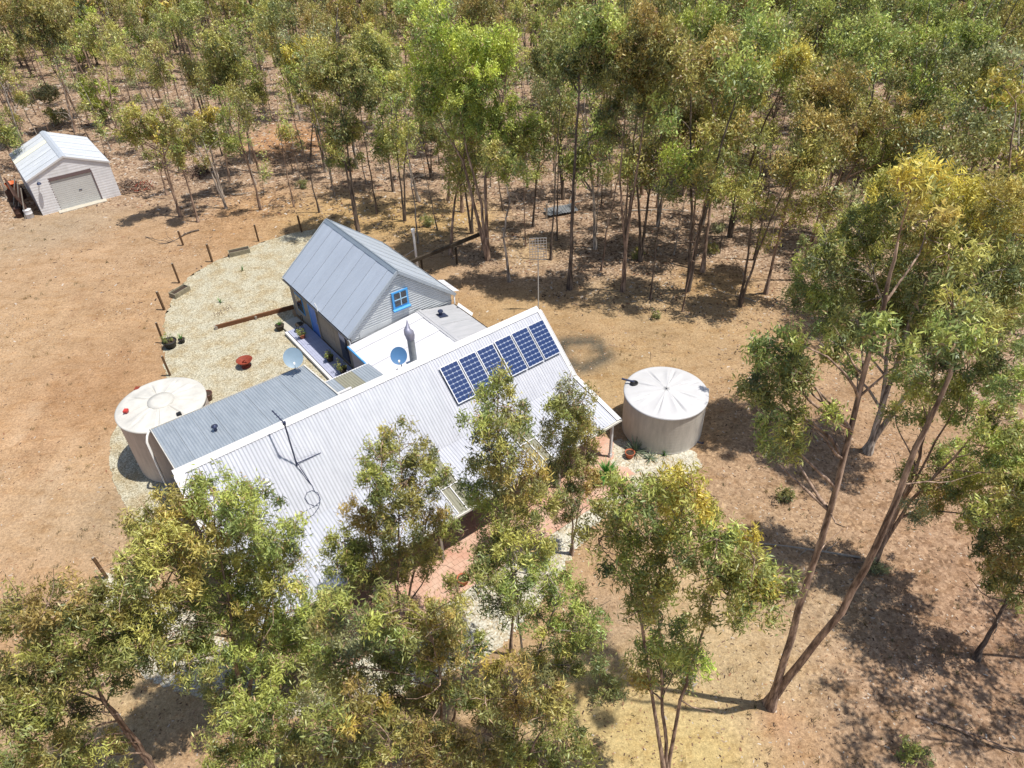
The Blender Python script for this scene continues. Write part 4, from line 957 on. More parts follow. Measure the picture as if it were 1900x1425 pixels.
# timber rail fence behind the cottage
rf = thing('rail_fence', 'dark heavy timber rail on square posts running back from the cottage', 'fence', G(785, 512))
o0 = G(785, 512); A_ = G(765, 520); p1 = G(848, 490); p2 = G(905, 475)
for p, hh, w_ in ((A_, 1.15, .12), (o0, 1.15, .12), (p1, 1.15, .12), (p2, 2.0, .22)):
    q = MB(); q.beam(p-o0, p-o0+np.array([0, 0, hh]), w_, w_, (1, 0, 0)); q.build('post', m_dkwood, rf)
ht = [pole_top(A_, 499)+0, pole_top(p2, 435)]
q = MB(); q.beam(A_-o0+np.array([0, 0, 1.25]), p2-o0+np.array([0, 0, 1.72]), .16, .2); q.build('rail', m_dkwood, rf)
# sheet of iron and logs in the bush
ir = thing('iron_sheet', 'pale sheet of roofing iron lying in the bush behind the yard', 'metal sheet', G(1040, 395), .3)
q = MB(); n_ = 60; q.add([(x*2.3/n_-1.1, y, .25+.03*math.sin(x*1.2)+y*.12) for x in range(n_) for y in (-.5, .5)], [(2*i, 2*i+2, 2*i+3, 2*i+1) for i in range(n_-1)], True); q.build('sheet', mat('old_grey_iron', (.22, .23, .24), .6, .2, noise=.4), ir)
q = MB(); q.beam((-1.25, -.5, 0), (-1.25, -.5, 1.1), .1, .1, (1, 0, 0)); q.beam((1.25, .5, 0), (1.25, .5, .4), .1, .1, (1, 0, 0)); q.build('post', m_oldwood, ir)

# ------------------------------------------------------------------ tin shed
SO = G(80, 400); SW, SD, SE, SR = 5.56, 7.2, 2.66, 3.76
sh = thing('tin_shed', 'pale corrugated tin shed with cream roller door at the bush edge', 'shed', SO, PSI)
mid = SW/2
roof(sh, -.05, SD+.05, (mid, SR), (-.08, SE-.03), m_shed, axis='v', pitch=.19, amp=.008, sw=.9, special={5: mat('cream_skylight_sheet', (.66, .66, .56), .4)})
roof(sh, -.05, SD+.05, (mid, SR), (SW+.08, SE-.03), m_shed, axis='v', pitch=.19, amp=.008, sw=.9)
q = MB()
for sgn in (-1, 1): plate(q, (mid, -.08, SR+.05), (mid, SD+.08, SR+.05), (mid+sgn*.22, SD+.08, SR-.03), (mid+sgn*.22, -.08, SR-.03), .012)
q.build('ridge_cap', mat('shed_ridge', (.42, .46, .52), .5, noise=.2), sh)
q = MB()
for sgn in (-1, 1): q.beam((mid, -.07, SR), (mid+sgn*(mid+.08), -.07, SE-.03), .04, .12)
q.build('barge_board', m_trim, sh)
top = lambda x: SE+(SR-SE)*(1-abs(x-mid)/mid)-.03
# front wall made of horizontally ribbed cladding left and right of the door and above it
dl, drr, dh = 1.30, 4.17, 2.48
def hwall(x0, x1, z0, z1, y, nm='wall_panel'):
    f = lambda z: (max(x0, mid-(SR-z)/(SR-SE)*mid) if z > SE else x0, min(x1, mid+(SR-z)/(SR-SE)*mid) if z > SE else x1)
    hcorr_wall(f, z0, z1, y, .2, .0035, 'u', sh, m_shedwall, nm)
hwall(.0, dl, 0, 2.5, .0); hwall(drr, SW, 0, 2.5, .0); hwall(0, SW, 2.5, SR-.05, .0)
hwall(0, SW, 0, SR-.05, SD)
hcorr_wall(lambda z: (0, SD), 0, SE, 0, .2, .01, 'v', sh, m_shedwall, 'wall_panel'); hcorr_wall(lambda z: (0, SD), 0, SE, SW, .2, .01, 'v', sh, m_shedwall, 'wall_panel')
for k in range(16):
    q = MB(); q.box(((dl+drr)/2, .07, .08+k*.148), (drr-dl, .02, .138)); q.build('door_slat', m_door, sh)
q = MB(); q.box(((dl+drr)/2, .06, 2.38), (drr-dl+.06, .12, .26)); q.box((drr+.03, .05, 1.2), (.07, .12, 2.4)); q.box((dl-.03, .05, 1.2), (.05, .1, 2.4)); q.build('door_frame', m_doorframe, sh)
q = MB(); q.box(((dl+drr)/2+.3, .05, 1.15), (.22, .04, .05)); q.build('door_handle', m_dkmetal, sh)
q = MB(); q.box(((dl+drr)/2, -.25, .03), (drr-dl+.5, .6, .06)); q.build('door_sill', m_conc, sh)
q = MB(); q.tube([(.62, -.03, 2.28), (.62, -.16, 2.5), (.62, -.3, 2.5)], .03, 6); q.lathe((.62, -.34, 2.36), [(.16, 0), (.12, .12), (.001, .17)], 14); q.build('lamp', m_dkmetal, sh)
# things along the left wall of the shed
jr = thing('scrap_rack', 'dark lean-to of rusted boards against the left wall of the shed', 'rack', SO-U*.75+V*2.4, PSI)
q = MB(); q.box((-.15, .3, .9), (.08, 4.6, 1.75), ((.96, 0, .28), (0, 1, 0), (-.28, 0, .96))); q.build('board', m_junk, jr)
for k in range(5):
    q = MB(); q.tube([(-.4-.05*k, -2.2+k*.9, 0), (.2, -2.1+k*.9, 2.2-.1*k)], .045, 6); q.build('pole', m_junk if k % 2 else m_ash, jr)
dm = thing('drum', 'pale steel drum at the front left foot of the shed', 'drum', SO-U*.8+V*.3)
q = MB(); q.lathe((0, 0, 0), [(.27, 0), (.28, .02), (.27, .3), (.285, .32), (.27, .34), (.27, .6), (.28, .62), (.001, .6)], 20); q.build('shell', m_shedwall, dm)
dm = thing('drum', 'dark steel drum left of the pale drum by the shed', 'drum', SO-U*1.35+V*.9)
q = MB(); q.lathe((0, 0, 0), [(.27, 0), (.28, .02), (.27, .3), (.285, .32), (.27, .34), (.27, .7), (.28, .72), (.001, .7)], 20); q.build('shell', m_junk, dm)
ot = thing('orange_tub', 'orange plastic tub on the boards left of the shed', 'tub', SO-U*.9+V*4.6)
q = MB(); q.lathe((0, 0, .9), [(.3, 0), (.4, .45), (.42, .45), (.42, .48), (.37, .48), (.28, .04), (.001, .04)], 20); q.build('tub_body', m_orange, ot); q = MB(); q.box((0, 0, .45), (.9, .9, .88)); q.build('stand', m_junk, ot)

# ------------------------------------------------------------------ trees near the camera
def stem_from(base, pxs):
    """stem polyline through photograph points, kept near the upright axis over its base"""
    return [base]+[on_axis(base, p) for p in pxs]
def near_tree(label, bpx, stems, lobes, r, bark, tone, seed, leaf=(.15, .033), dens=3.0, tuft=.20, depth=1.0, group=None, tipup=.5, dead=3, twig=6):
    rng = np.random.default_rng(seed); base = G(*bpx)
    L = []
    for l in lobes:
        px, py, rp = l[:3]; tn = l[3] if len(l) > 3 else None
        dd = rng.uniform(-.9, .9)*depth if len(l) < 5 else l[4]
        p = on_axis(base, (px, py), dd); dist = (p-CAM)@FW; L.append((p, rp*dist/FPX, tn))
    S = [stem_from(base, s) for s in stems]
    # keep the bases of several stems a little apart
    for k, s in enumerate(S): 
        if k: s[0] = base+np.array([.12*math.cos(k*2), .12*math.sin(k*2), 0])
    return build_tree('gum_tree', base, S, L, r, bark, tone, rng, label, group, leaf, dens, tuft, twig, tipup, .9, dead)

near_tree('bushy olive gum tree hiding the front left end of the long house roof', (455, 1345), [[(440, 1240), (425, 1120), (400, 980)], [(470, 1230), (500, 1130), (510, 1050)]],
    [(395, 915, 55, 'green'), (340, 925, 50, 'orange'), (450, 940, 60, 'green'), (290, 975, 62, 'orange'), (510, 985, 55, 'green'), (370, 990, 70, 'orange'), (440, 1020, 70, 'olive'), (255, 1045, 58, 'olive'), (320, 1060, 68, 'orange'), (520, 1060, 55, 'olive'), (400, 1095, 70, 'green'), (470, 1120, 62, 'orange'),
     (270, 1130, 60, 'olive'), (345, 1150, 62, 'dark'), (540, 1130, 50, 'green'), (420, 1185, 60, 'green'), (500, 1200, 60, 'green'), (560, 1190, 50, 'green'), (250, 1200, 50, 'dark'), (350, 1225, 55, 'olive'), (470, 1260, 50, 'green'), (300, 1180, 55, 'olive'), (580, 1120, 42, 'green'), (560, 1250, 46, 'green'), (410, 1280, 46, 'dark'), (210, 1120, 45, 'orange'), (480, 1060, 60, 'green'), (300, 1010, 55, 'olive')], .12, m_bark_r, 'olive', 1)
near_tree('olive gum tree with leaning red brown stem in the bottom left corner', (290, 1440), [[(270, 1395), (215, 1325), (150, 1240), (110, 1150)], [(190, 1300), (160, 1220), (190, 1140)]],
    [(90, 1120, 62, 'orange'), (150, 1125, 55, 'olive'), (50, 1175, 60, 'olive'), (120, 1180, 65, 'green'), (195, 1170, 55, 'green'), (40, 1240, 60, 'olive'), (110, 1250, 62, 'olive'), (180, 1235, 52, 'green'), (60, 1310, 55, 'green'), (120, 1320, 48, 'dark'), (20, 1370, 55, 'green'), (90, 1390, 55, 'olive'), (160, 1380, 42, 'green'), (10, 1110, 42, 'olive'), (230, 1240, 44, 'green'), (200, 1400, 44, 'olive'), (20, 1300, 50, 'olive'), (70, 1430, 60, 'green'), (240, 1170, 44, 'dark')], .09, m_bark_r, 'olive', 2)
near_tree('green leafy young gum tree at the bottom edge, left of centre', (505, 1470), [[(490, 1400), (470, 1320)], [(520, 1390), (540, 1330)]],
    [(450, 1320, 48, 'green'), (510, 1300, 50, 'green'), (560, 1330, 45, 'green'), (420, 1370, 42, 'olive'), (480, 1380, 50, 'green'), (540, 1395, 45, 'olive'), (590, 1280, 45, 'grey'), (420, 1420, 40, 'green')], .06, m_bark_g, 'green', 3, dead=1)
near_tree('slim gum tree standing in front of the middle of the long roof', (742, 1185), [[(738, 1100), (740, 980), (745, 860)], [(700, 1060), (680, 970)], [(775, 1040), (790, 950)]],
    [(742, 825, 42, 'olive'), (700, 850, 40, 'green'), (785, 850, 36, 'olive'), (690, 900, 42, 'green'), (750, 895, 48, 'olive'), (800, 890, 30, 'green'), (680, 960, 46, 'orange'), (740, 960, 48, 'olive'), (795, 955, 42, 'orange'), (640, 1000, 38, 'green'), (700, 1020, 50, 'olive'), (770, 1015, 42, 'olive'), (625, 1050, 36, 'green'), (680, 1075, 38, 'dark'), (800, 1040, 32, 'olive'), (660, 1040, 34, 'green'), (730, 1060, 30, 'olive'), (830, 985, 26, 'green')], .075, m_bark_r, 'olive', 4)
near_tree('tall narrow gum tree reaching up to the solar panels', (948, 1215), [[(955, 1100), (940, 960), (925, 830), (922, 730)]],
    [(925, 700, 22, 'olive'), (915, 735, 36, 'green'), (950, 755, 36, 'olive'), (890, 770, 30, 'green'), (930, 800, 44, 'olive'), (965, 790, 26, 'green'), (905, 830, 34, 'dark'), (945, 860, 40, 'orange'), (985, 880, 36, 'orange'), (900, 880, 40, 'olive'), (880, 905, 30, 'green'), (950, 910, 48, 'orange'), (1005, 925, 40, 'olive'), (910, 945, 40, 'green'), (960, 965, 42, 'olive')], .07, m_bark_r, 'olive', 5)
near_tree('narrow gum tree over the verandah roof, right of the panel tree', (1062, 1030), [[(1062, 960), (1058, 860), (1055, 760)], [(1075, 930), (1085, 850)]],
    [(1052, 722, 28, 'grey'), (1035, 755, 32, 'green'), (1080, 745, 28, 'olive'), (1060, 790, 42, 'olive'), (1095, 800, 26, 'orange'), (1035, 820, 34, 'olive'), (1080, 845, 38, 'olive'), (1050, 875, 38, 'dark'), (1085, 895, 34, 'orange'), (1060, 925, 34, 'dark'), (1035, 950, 26, 'olive')], .06, m_bark_r, 'olive', 6)
near_tree('dark green gum tree with pale stems in the centre foreground', (975, 1300), [[(968, 1200), (960, 1100), (955, 1020)], [(1010, 1180), (1040, 1100)]],
    [(950, 1015, 42, 'olive'), (905, 1030, 36, 'dark'), (1000, 1010, 34, 'olive'), (900, 1075, 42, 'dark'), (960, 1065, 46, 'green'), (1015, 1065, 42, 'green'), (925, 1120, 42, 'dark'), (990, 1125, 42, 'green'), (1050, 1110, 40, 'green'), (1070, 1160, 42, 'green'), (1110, 1150, 32, 'green'), (1030, 1180, 42, 'olive'), (1090, 1205, 36, 'dark'), (1060, 1235, 34, 'dark'), (1010, 1230, 34, 'olive')], .07, m_bark_g, 'green', 7)
near_tree('spreading yellow green gum tree right of centre, in front of the tank gravel', (1240, 1455), [[(1232, 1350), (1228, 1240), (1215, 1130), (1235, 1000)], [(1262, 1300), (1300, 1180), (1340, 1060)], [(1190, 1160), (1160, 1060)]],
    [(1180, 925, 58, 'green'), (1235, 905, 58, 'yellow'), (1285, 925, 49, 'yellow'), (1140, 960, 51, 'olive'), (1215, 970, 70, 'olive'), (1285, 985, 58, 'green'), (1170, 1030, 58, 'green'), (1250, 1040, 60, 'olive'), (1330, 1000, 46, 'green'), (1370, 1035, 56, 'yellow'), (1330, 1070, 56, 'olive'), (1410, 1080, 49, 'green'), (1445, 1105, 39, 'yellow'),
     (1200, 1090, 49, 'olive'), (1390, 1120, 42, 'olive'), (1230, 1150, 53, 'green'), (1270, 1190, 46, 'green'), (1215, 1215, 49, 'green'), (1175, 1250, 35, 'orange'), (1290, 1225, 35, 'lime'), (1250, 1250, 42, 'dark'), (1300, 1130, 39, 'olive'), (1110, 1000, 36, 'olive'), (1190, 1130, 40, 'olive'), (1400, 1040, 36, 'olive'), (1280, 900, 34, 'yellow'), (1150, 910, 34, 'green')], .085, m_bark_r, 'olive', 8, dens=2.6)
near_tree('orange tinged gum tree in the lower centre foreground', (815, 1420), [[(820, 1330), (815, 1230), (790, 1150)], [(850, 1300), (870, 1200)]],
    [(800, 1140, 42, 'orange'), (850, 1150, 36, 'orange'), (750, 1165, 42, 'olive'), (700, 1180, 42, 'green'), (820, 1200, 46, 'orange'), (760, 1225, 50, 'green'), (870, 1210, 36, 'green'), (690, 1245, 46, 'dark'), (640, 1130, 36, 'green'), (720, 1120, 32, 'olive'), (600, 1150, 34, 'olive'), (680, 1140, 34, 'green'), (850, 1100, 28, 'olive'), (820, 1265, 46, 'orange'), (740, 1290, 48, 'dark'), (650, 1200, 38, 'grey'), (620, 1170, 34, 'grey'), (780, 1330, 46, 'dark'), (860, 1290, 36, 'green'), (640, 1260, 42, 'olive'), (720, 1160, 38, 'green'), (620, 1230, 36, 'green'), (700, 1300, 44, 'dark'), (810, 1170, 44, 'olive')], .075, m_bark_r, 'orange', 9)
near_tree('golden topped gum tree at the bottom, right of the lower centre', (955, 1500), [[(950, 1410), (955, 1330), (960, 1260)], [(985, 1390), (1020, 1330)]],
    [(925, 1245, 38, 'yellow'), (975, 1245, 38, 'orange'), (1015, 1270, 36, 'orange'), (900, 1300, 42, 'olive'), (960, 1300, 48, 'orange'), (1030, 1320, 42, 'olive'), (900, 1360, 46, 'orange'), (970, 1365, 48, 'green'), (1050, 1370, 42, 'green'), (1080, 1400, 30, 'green'), (930, 1415, 46, 'olive'), (1010, 1420, 46, 'green')], .07, m_bark_r, 'orange', 10)
near_tree('brown tipped gum tree at the bottom edge under the centre tree', (735, 1530), [[(730, 1440), (720, 1360)], [(760, 1420), (800, 1380)]],
    [(680, 1330, 44, 'yellow'), (640, 1370, 42, 'olive'), (720, 1370, 50, 'olive'), (790, 1390, 46, 'orange'), (850, 1405, 46, 'olive'), (640, 1420, 42, 'green'), (700, 1430, 50, 'green'), (600, 1350, 42, 'green'), (610, 1310, 38, 'olive'), (820, 1360, 44, 'olive'), (590, 1410, 44, 'olive'), (770, 1440, 46, 'orange'), (660, 1295, 34, 'orange')], .07, m_bark_r, 'olive', 11)
# the forked tree and its neighbours on the right
near_tree('tall forked gum tree leaning over the lower right clearing', (1430, 1312), [[(1482, 1130), (1540, 950), (1590, 740), (1640, 560), (1665, 450)], [(1560, 1135), (1650, 965), (1700, 830), (1760, 700), (1790, 560)]],
    [(1690, 345, 48, 'yellow'), (1720, 410, 56, 'orange'), (1420, 650, 36, 'green'), (1470, 680, 40, 'dark'), (1400, 730, 30, 'dark'), (1460, 820, 34, 'olive'), (1420, 830, 26, 'green'), (1770, 640, 44, 'green'), (1760, 470, 56, 'olive'), (1590, 595, 42, 'olive'), (1650, 620, 44, 'green'), (1760, 560, 54, 'olive'),
     (1460, 645, 42, 'green'), (1430, 690, 40, 'dark'), (1490, 700, 40, 'dark'), (1450, 735, 42, 'dark'), (1555, 640, 30, 'olive'), (1430, 790, 36, 'green'), (1480, 785, 30, 'olive'), (1540, 770, 24, 'green'), (1680, 665, 36, 'green'), (1590, 680, 24, 'green')], .16, m_bark_r, 'olive', 12, leaf=(.155, .037), dens=3.4, depth=1.5)
near_tree('large golden crowned gum tree at the right edge behind the forked tree', (1612, 838), [[(1655, 700), (1700, 560), (1760, 430)], [(1690, 720), (1760, 600), (1830, 500)], [(1640, 730), (1650, 600), (1620, 500)]],
    [(1640, 400, 50, 'olive'), (1700, 620, 44, 'dark'), (1640, 560, 50, 'dark'), (1560, 560, 40, 'dark'), (1520, 590, 36, 'green'), (1600, 450, 52, 'green'), (1680, 470, 62, 'olive'), (1540, 495, 45, 'dark'), (1610, 530, 58, 'dark'), (1690, 560, 56, 'green'), (1520, 560, 38, 'green'), (1730, 590, 46, 'dark'), (1570, 620, 34, 'green'), (1500, 505, 40, 'green'), (1480, 550, 34, 'dark'), (1535, 450, 38, 'olive'), (1655, 345, 42, 'yellow'), (1725, 335, 44, 'yellow'), (1700, 390, 48, 'orange'), (1790, 365, 56, 'yellow'), (1860, 375, 56, 'orange'), (1900, 360, 46, 'olive'), (1760, 400, 58, 'yellow'), (1830, 420, 64, 'yellow'), (1900, 440, 60, 'orange'), (1790, 480, 60, 'olive'), (1860, 500, 62, 'dark'), (1590, 420, 46, 'olive'), (1560, 470, 44, 'green'), (1810, 540, 52, 'olive'), (1900, 550, 50, 'olive'), (1850, 570, 56, 'dark'), (1780, 570, 52, 'green'), (1890, 490, 50, 'olive'), (1650, 350, 40, 'olive'), (1720, 520, 46, 'dark')], .17, m_bark_g, 'yellow', 13, leaf=(.17, .043), dens=3.0, depth=1.6, tuft=.25)
near_tree('multi stemmed gum tree between the fork and the right edge', (1622, 1045), [[(1660, 960), (1720, 850), (1790, 720)], [(1690, 930), (1770, 850), (1850, 760)], [(1700, 870), (1720, 780), (1740, 660)]],
    [(1690, 700, 34, 'green'), (1720, 740, 36, 'olive'), (1800, 760, 40, 'green'), (1860, 850, 40, 'green'), (1770, 600, 52, 'green'), (1830, 590, 50, 'orange'), (1740, 650, 46, 'olive'), (1800, 660, 54, 'dark'), (1870, 640, 50, 'dark'), (1760, 710, 40, 'olive'), (1830, 700, 40, 'green'), (1890, 710, 44, 'green'), (1700, 770, 26, 'green'), (1660, 770, 24, 'olive'), (1860, 780, 46, 'olive'), (1900, 830, 44, 'olive'), (1830, 830, 40, 'green'), (1790, 890, 44, 'olive'), (1850, 900, 46, 'olive'), (1890, 880, 46, 'green'), (1820, 960, 40, 'olive'), (1760, 840, 34, 'green'), (1700, 880, 30, 'olive'), (1880, 950, 44, 'orange'), (1740, 920, 40, 'orange'), (1700, 940, 26, 'grey')], .11, m_bark_r, 'olive', 14, leaf=(.155, .038), depth=1.4, dens=3.0)
near_tree('dark stemmed gum tree in deep shade at the lower right edge', (1812, 1222), [[(1845, 1160), (1875, 1100), (1920, 1000)]],
    [(1850, 1010, 42, 'dark'), (1890, 980, 44, 'olive'), (1830, 950, 38, 'green'), (1880, 1050, 42, 'orange'), (1840, 1065, 34, 'green'), (1905, 1100, 34, 'olive'), (1880, 910, 44, 'olive'), (1940, 1000, 60, 'olive'), (1960, 920, 60, 'olive'), (1970, 1080, 60, 'olive')], .12, m_bark_d, 'olive', 15, leaf=(.17, .042))
# two trees just beyond the right edge whose shade falls into the lower right corner
def shade_tree(label, bpx, targets, seed):
    rng = np.random.default_rng(seed); base = G(*bpx); L = []
    for x, y, r in targets:
        h = rng.uniform(8.3, 10.2); p = G(x, y)+sd/sd[2]*h; L.append((p, r, None))
    top_ = sum(l[0] for l in L)/len(L)
    return build_tree('gum_tree', base, [[base, base*.6+top_*.4-np.array([0, 0, .3]), top_-np.array([0, 0, .6])]], L, .15, m_bark_d, 'olive', rng, label, None, (.26, .075), 1.5, .3, 1, .5, .9, 1)
shade_tree('shade tree just outside the right edge beside the dark stemmed gum', (2010, 1230), [(1600, 1190, .75), (1690, 1140, .9), (1640, 1240, .8), (1740, 1200, 1.0), (1850, 1130, 1.0), (1800, 1270, .9), (1900, 1220, 1.0), (1560, 1265, .5)], 16)
shade_tree('second shade tree beyond the lower right corner of the view', (2060, 1420), [(1590, 1350, .65), (1660, 1300, .8), (1740, 1330, .9), (1690, 1400, .8), (1820, 1380, .9), (1620, 1420, .6), (1880, 1330, .9), (1560, 1400, .45)], 17)

# ------------------------------------------------------------------ trees just behind the yard, one by one
def crown_lobes(base, c, rx, ry, tone, n, rng, rs=.46):
    L = []
    for i in range(n):
        a = rng.uniform(0, 6.28); q = math.sqrt(rng.uniform(.02, 1))*.80
        px = c[0]+rx*q*math.cos(a); py = c[1]+ry*q*math.sin(a)
        p = on_axis(base, (px, py), 0); dist = (p-CAM)@FW
        R0 = rx*dist/FPX; p = p+FW*rng.uniform(-.75, .75)*R0*math.sqrt(max(0, 1-q*q))
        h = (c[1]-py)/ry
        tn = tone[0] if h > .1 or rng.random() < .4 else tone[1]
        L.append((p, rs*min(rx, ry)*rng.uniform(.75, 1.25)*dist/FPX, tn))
    return L
MID = [  # base px, list of stem tops, crown centre, rx, ry, tones, lobes, radius, bark, label
 ((665, 430), [[(650, 320), (630, 180)], [(640, 300), (600, 230)]], [((625, 165), 68, 92, ('olive', 'dark'), 15), ((640, 268), 60, 40, ('olive', 'green'), 9)], .15, m_bark_d, 'dark trunked gum tree rising straight behind the cottage back gable'),
 ((905, 482), [[(893, 380), (860, 250), (850, 120)], [(860, 300), (800, 200)], [(900, 330), (930, 220), (940, 130)]], [((860, 110), 105, 82, ('lime', 'bright'), 20), ((900, 200), 95, 62, ('bright', 'bright'), 14), ((800, 180), 45, 50, ('bright', 'green'), 7), ((960, 240), 52, 48, ('bright', 'green'), 8)], .17, m_bark_r, 'big bright lime green gum tree, brightest crown behind the house'),
 ((800, 330), [[(800, 250)], [(780, 240)]], [((775, 222), 36, 34, ('green', 'dark'), 6), ((825, 250), 30, 34, ('green', 'dark'), 5)], .10, m_bark_d, 'dark green gum under the left side of the lime green crown'),
 ((945, 522), [[(935, 440), (945, 370), (935, 310)]], [((940, 300), 52, 42, ('olive', 'green'), 9)], .12, m_bark_g, 'crooked pale trunked small gum between cottage and solar roof'),
 ((1057, 536), [[(1062, 380), (1072, 200), (1080, 90)]], [((1090, 85), 82, 72, ('green', 'dark'), 16)], .17, m_bark_d, 'straightest tall dark trunk, standing in line with the solar panels'),
 ((1022, 482), [[(1030, 330), (1040, 180)]], [((1030, 90), 48, 52, ('green', 'dark'), 8)], .09, m_bark_d, 'thin dark trunk left of the tall straight one'),
 ((1155, 540), [[(1165, 420), (1190, 260), (1200, 160)], [(1160, 460), (1150, 330), (1160, 220)]], [((1205, 115), 92, 82, ('orange', 'olive'), 18), ((1150, 200), 45, 60, ('olive', 'dark'), 7)], .14, m_bark_r, 'rusty olive crowned gum with bent lower trunk right of the tall dark one'),
 ((1160, 450), [[(1175, 330), (1240, 240)], [(1165, 320), (1160, 250)]], [((1250, 205), 62, 55, ('orange', 'olive'), 10)], .12, m_bark_r, 'forking gum behind the bent trunk, brown olive crown'),
 ((1207, 556), [[(1218, 450), (1235, 350)]], [((1250, 305), 46, 30, ('lime', 'green'), 8), ((1235, 345), 38, 28, ('green', 'dark'), 5)], .07, m_bark_d, 'thin young gum with vivid green tuft behind the round tank'),
 ((1266, 578), [[(1290, 450), (1315, 340)]], [((1318, 330), 28, 44, ('orange', 'olive'), 6)], .05, m_bark_r, 'very thin sapling with orange foliage right of the vivid green one'),
 ((1400, 482), [[(1425, 360), (1435, 220)]], [((1440, 130), 62, 55, ('yellow', 'green'), 11)], .10, m_bark_d, 'slim gum with rounded yellow green crown at upper right of centre'),
 ((1480, 520), [[(1520, 400), (1540, 340), (1545, 260)], [(1560, 320), (1590, 250)]], [((1530, 180), 82, 60, ('orange', 'olive'), 14)], .12, m_bark_r, 'gum with low fork and orange olive crown left of the flat crowned tree'),
 ((1505, 462), [[(1545, 370), (1590, 300), (1640, 240)], [(1570, 330), (1660, 290)]], [((1650, 228), 88, 42, ('orange', 'yellow'), 15), ((1640, 270), 80, 36, ('olive', 'green'), 9)], .13, m_bark_r, 'broad flat crowned gum with orange top at upper right'),
 ((1735, 345), [[(1765, 270), (1785, 190)], [(1770, 240), (1830, 160)]], [((1775, 95), 58, 60, ('green', 'grey'), 12), ((1845, 85), 36, 50, ('green', 'grey'), 7), ((1760, 180), 45, 28, ('green', 'dark'), 5)], .16, m_bark_g, 'tall pale limbed gum with twin rounded crowns near the top right corner'),
 ((1840, 360), [[(1865, 280)], [(1850, 270), (1820, 230)]], [((1880, 190), 50, 55, ('lime', 'green'), 11), ((1830, 230), 40, 36, ('green', 'green'), 6), ((1830, 280), 34, 26, ('lime', 'green'), 4)], .12, m_bark_d, 'lime and green gum tree on the right edge below the twin crowned one'),
 ((1690, 300), [[(1690, 200)]], [((1640, 112), 62, 42, ('yellow', 'bright'), 11)], .12, m_bark_d, 'yellow green round crowned gum behind the flat crowned tree'),
 ((335, 402), [[(318, 340), (300, 270), (270, 240)], [(300, 300), (330, 230)]], [((265, 222), 50, 40, ('yellow', 'olive'), 10), ((235, 245), 28, 34, ('olive', 'olive'), 4)], .12, m_bark_r, 'golden crowned gum right of the tin shed, trunk forked low'),
 ((368, 412), [[(350, 350), (335, 300), (340, 250)]], [((345, 255), 36, 38, ('olive', 'green'), 6), ((320, 300), 28, 26, ('olive', 'olive'), 3)], .11, m_bark_r, 'gum with pale cut foot beside the fallen branch near the shed'),
 ((414, 366), [[(400, 310), (385, 260), (375, 225)]], [((368, 220), 34, 30, ('yellow', 'olive'), 6), ((385, 255), 34, 30, ('green', 'green'), 5)], .13, m_bark_g, 'straight gum right of the shed trees with green lower crown'),
 ((310, 362), [[(298, 320), (285, 270)]], [((290, 290), 26, 28, ('olive', 'green'), 4)], .11, m_bark_r, 'short trunked gum just right of the scrap heap by the shed'),
 ((482, 320), [[(460, 250), (435, 160)], [(445, 200), (425, 120)]], [((415, 110), 52, 55, ('olive', 'dark'), 10)], .10, m_bark_r, 'leaning pair of thin red trunks between shed trees and cottage'),
 ((140, 245), [[(115, 150), (95, 80)]], [((80, 45), 55, 50, ('olive', 'dark'), 9)], .17, m_bark_r, 'stout red trunked gum leaning left behind the tin shed'),
 ((45, 275), [[(20, 220), (-5, 160)]], [((-20, 110), 45, 50, ('olive', 'dark'), 7)], .14, m_bark_g, 'pale trunk leaning out of the left edge above the shed'),
 ((100, 235), [[(95, 200)]], [((85, 190), 40, 32, ('grey', 'green'), 7)], .06, m_bark_g, 'low grey green bushy sapling right behind the shed roof'),
 ((205, 230), [[(190, 190)]], [((185, 182), 34, 36, ('bright', 'green'), 7)], .07, m_bark_d, 'small bright green gum between the shed and the golden crowned tree'),
 ((730, 355), [[(715, 260), (700, 150)]], [((690, 110), 58, 62, ('olive', 'dark'), 11)], .12, m_bark_d, 'olive gum left of the lime green tree, trunk bare for most of its height'),
 ((545, 322), [[(530, 270)]], [((528, 252), 30, 24, ('yellow', 'olive'), 5)], .06, m_bark_d, 'low olive bush tree left of the orange earth mound'),
 ((575, 300), [[(580, 230), (575, 150)]], [((575, 110), 46, 60, ('yellow', 'green'), 9), ((560, 200), 34, 34, ('olive', 'olive'), 4)], .11, m_bark_d, 'yellow topped gum rising behind the orange earth mound'),
 ((1335, 470), [[(1345, 380)]], [((1375, 320), 30, 30, ('olive', 'green'), 5)], .06, m_bark_d, 'small leafy sapling in the open bush above the round tank'),
 ((1115, 390), [[(1120, 300)]], [((1120, 262), 34, 22, ('olive', 'green'), 5), ((1140, 315), 34, 24, ('olive', 'orange'), 4)], .07, m_bark_d, 'low spreading sapling between the two tall trunk groups'),
 ((1410, 360), [[(1420, 280), (1430, 200)]], [((1400, 90), 50, 42, ('green', 'olive'), 8)], .11, m_bark_d, 'green crowned gum farther back at upper right of centre'),
 ((1290, 300), [[(1300, 200), (1300, 120)]], [((1310, 55), 60, 52, ('bright', 'olive'), 10)], .13, m_bark_d, 'bright olive gum at the top, right of the rusty crowned one'),
 ((150, 130), [[(160, 90)]], [((155, 55), 36, 45, ('lime', 'bright'), 8)], .09, m_bark_d, 'lime green gum at the top left of the bush'),
 ((265, 120), [[(262, 80)]], [((258, 38), 42, 34, ('lime', 'bright'), 8)], .10, m_bark_d, 'lime green gum beside the top edge above the shed trees'),
 ((620, 90), [[(615, 50)]], [((650, 25), 50, 35, ('olive', 'green'), 7)], .12, m_bark_d, 'olive gum at the top edge left of centre'),
]
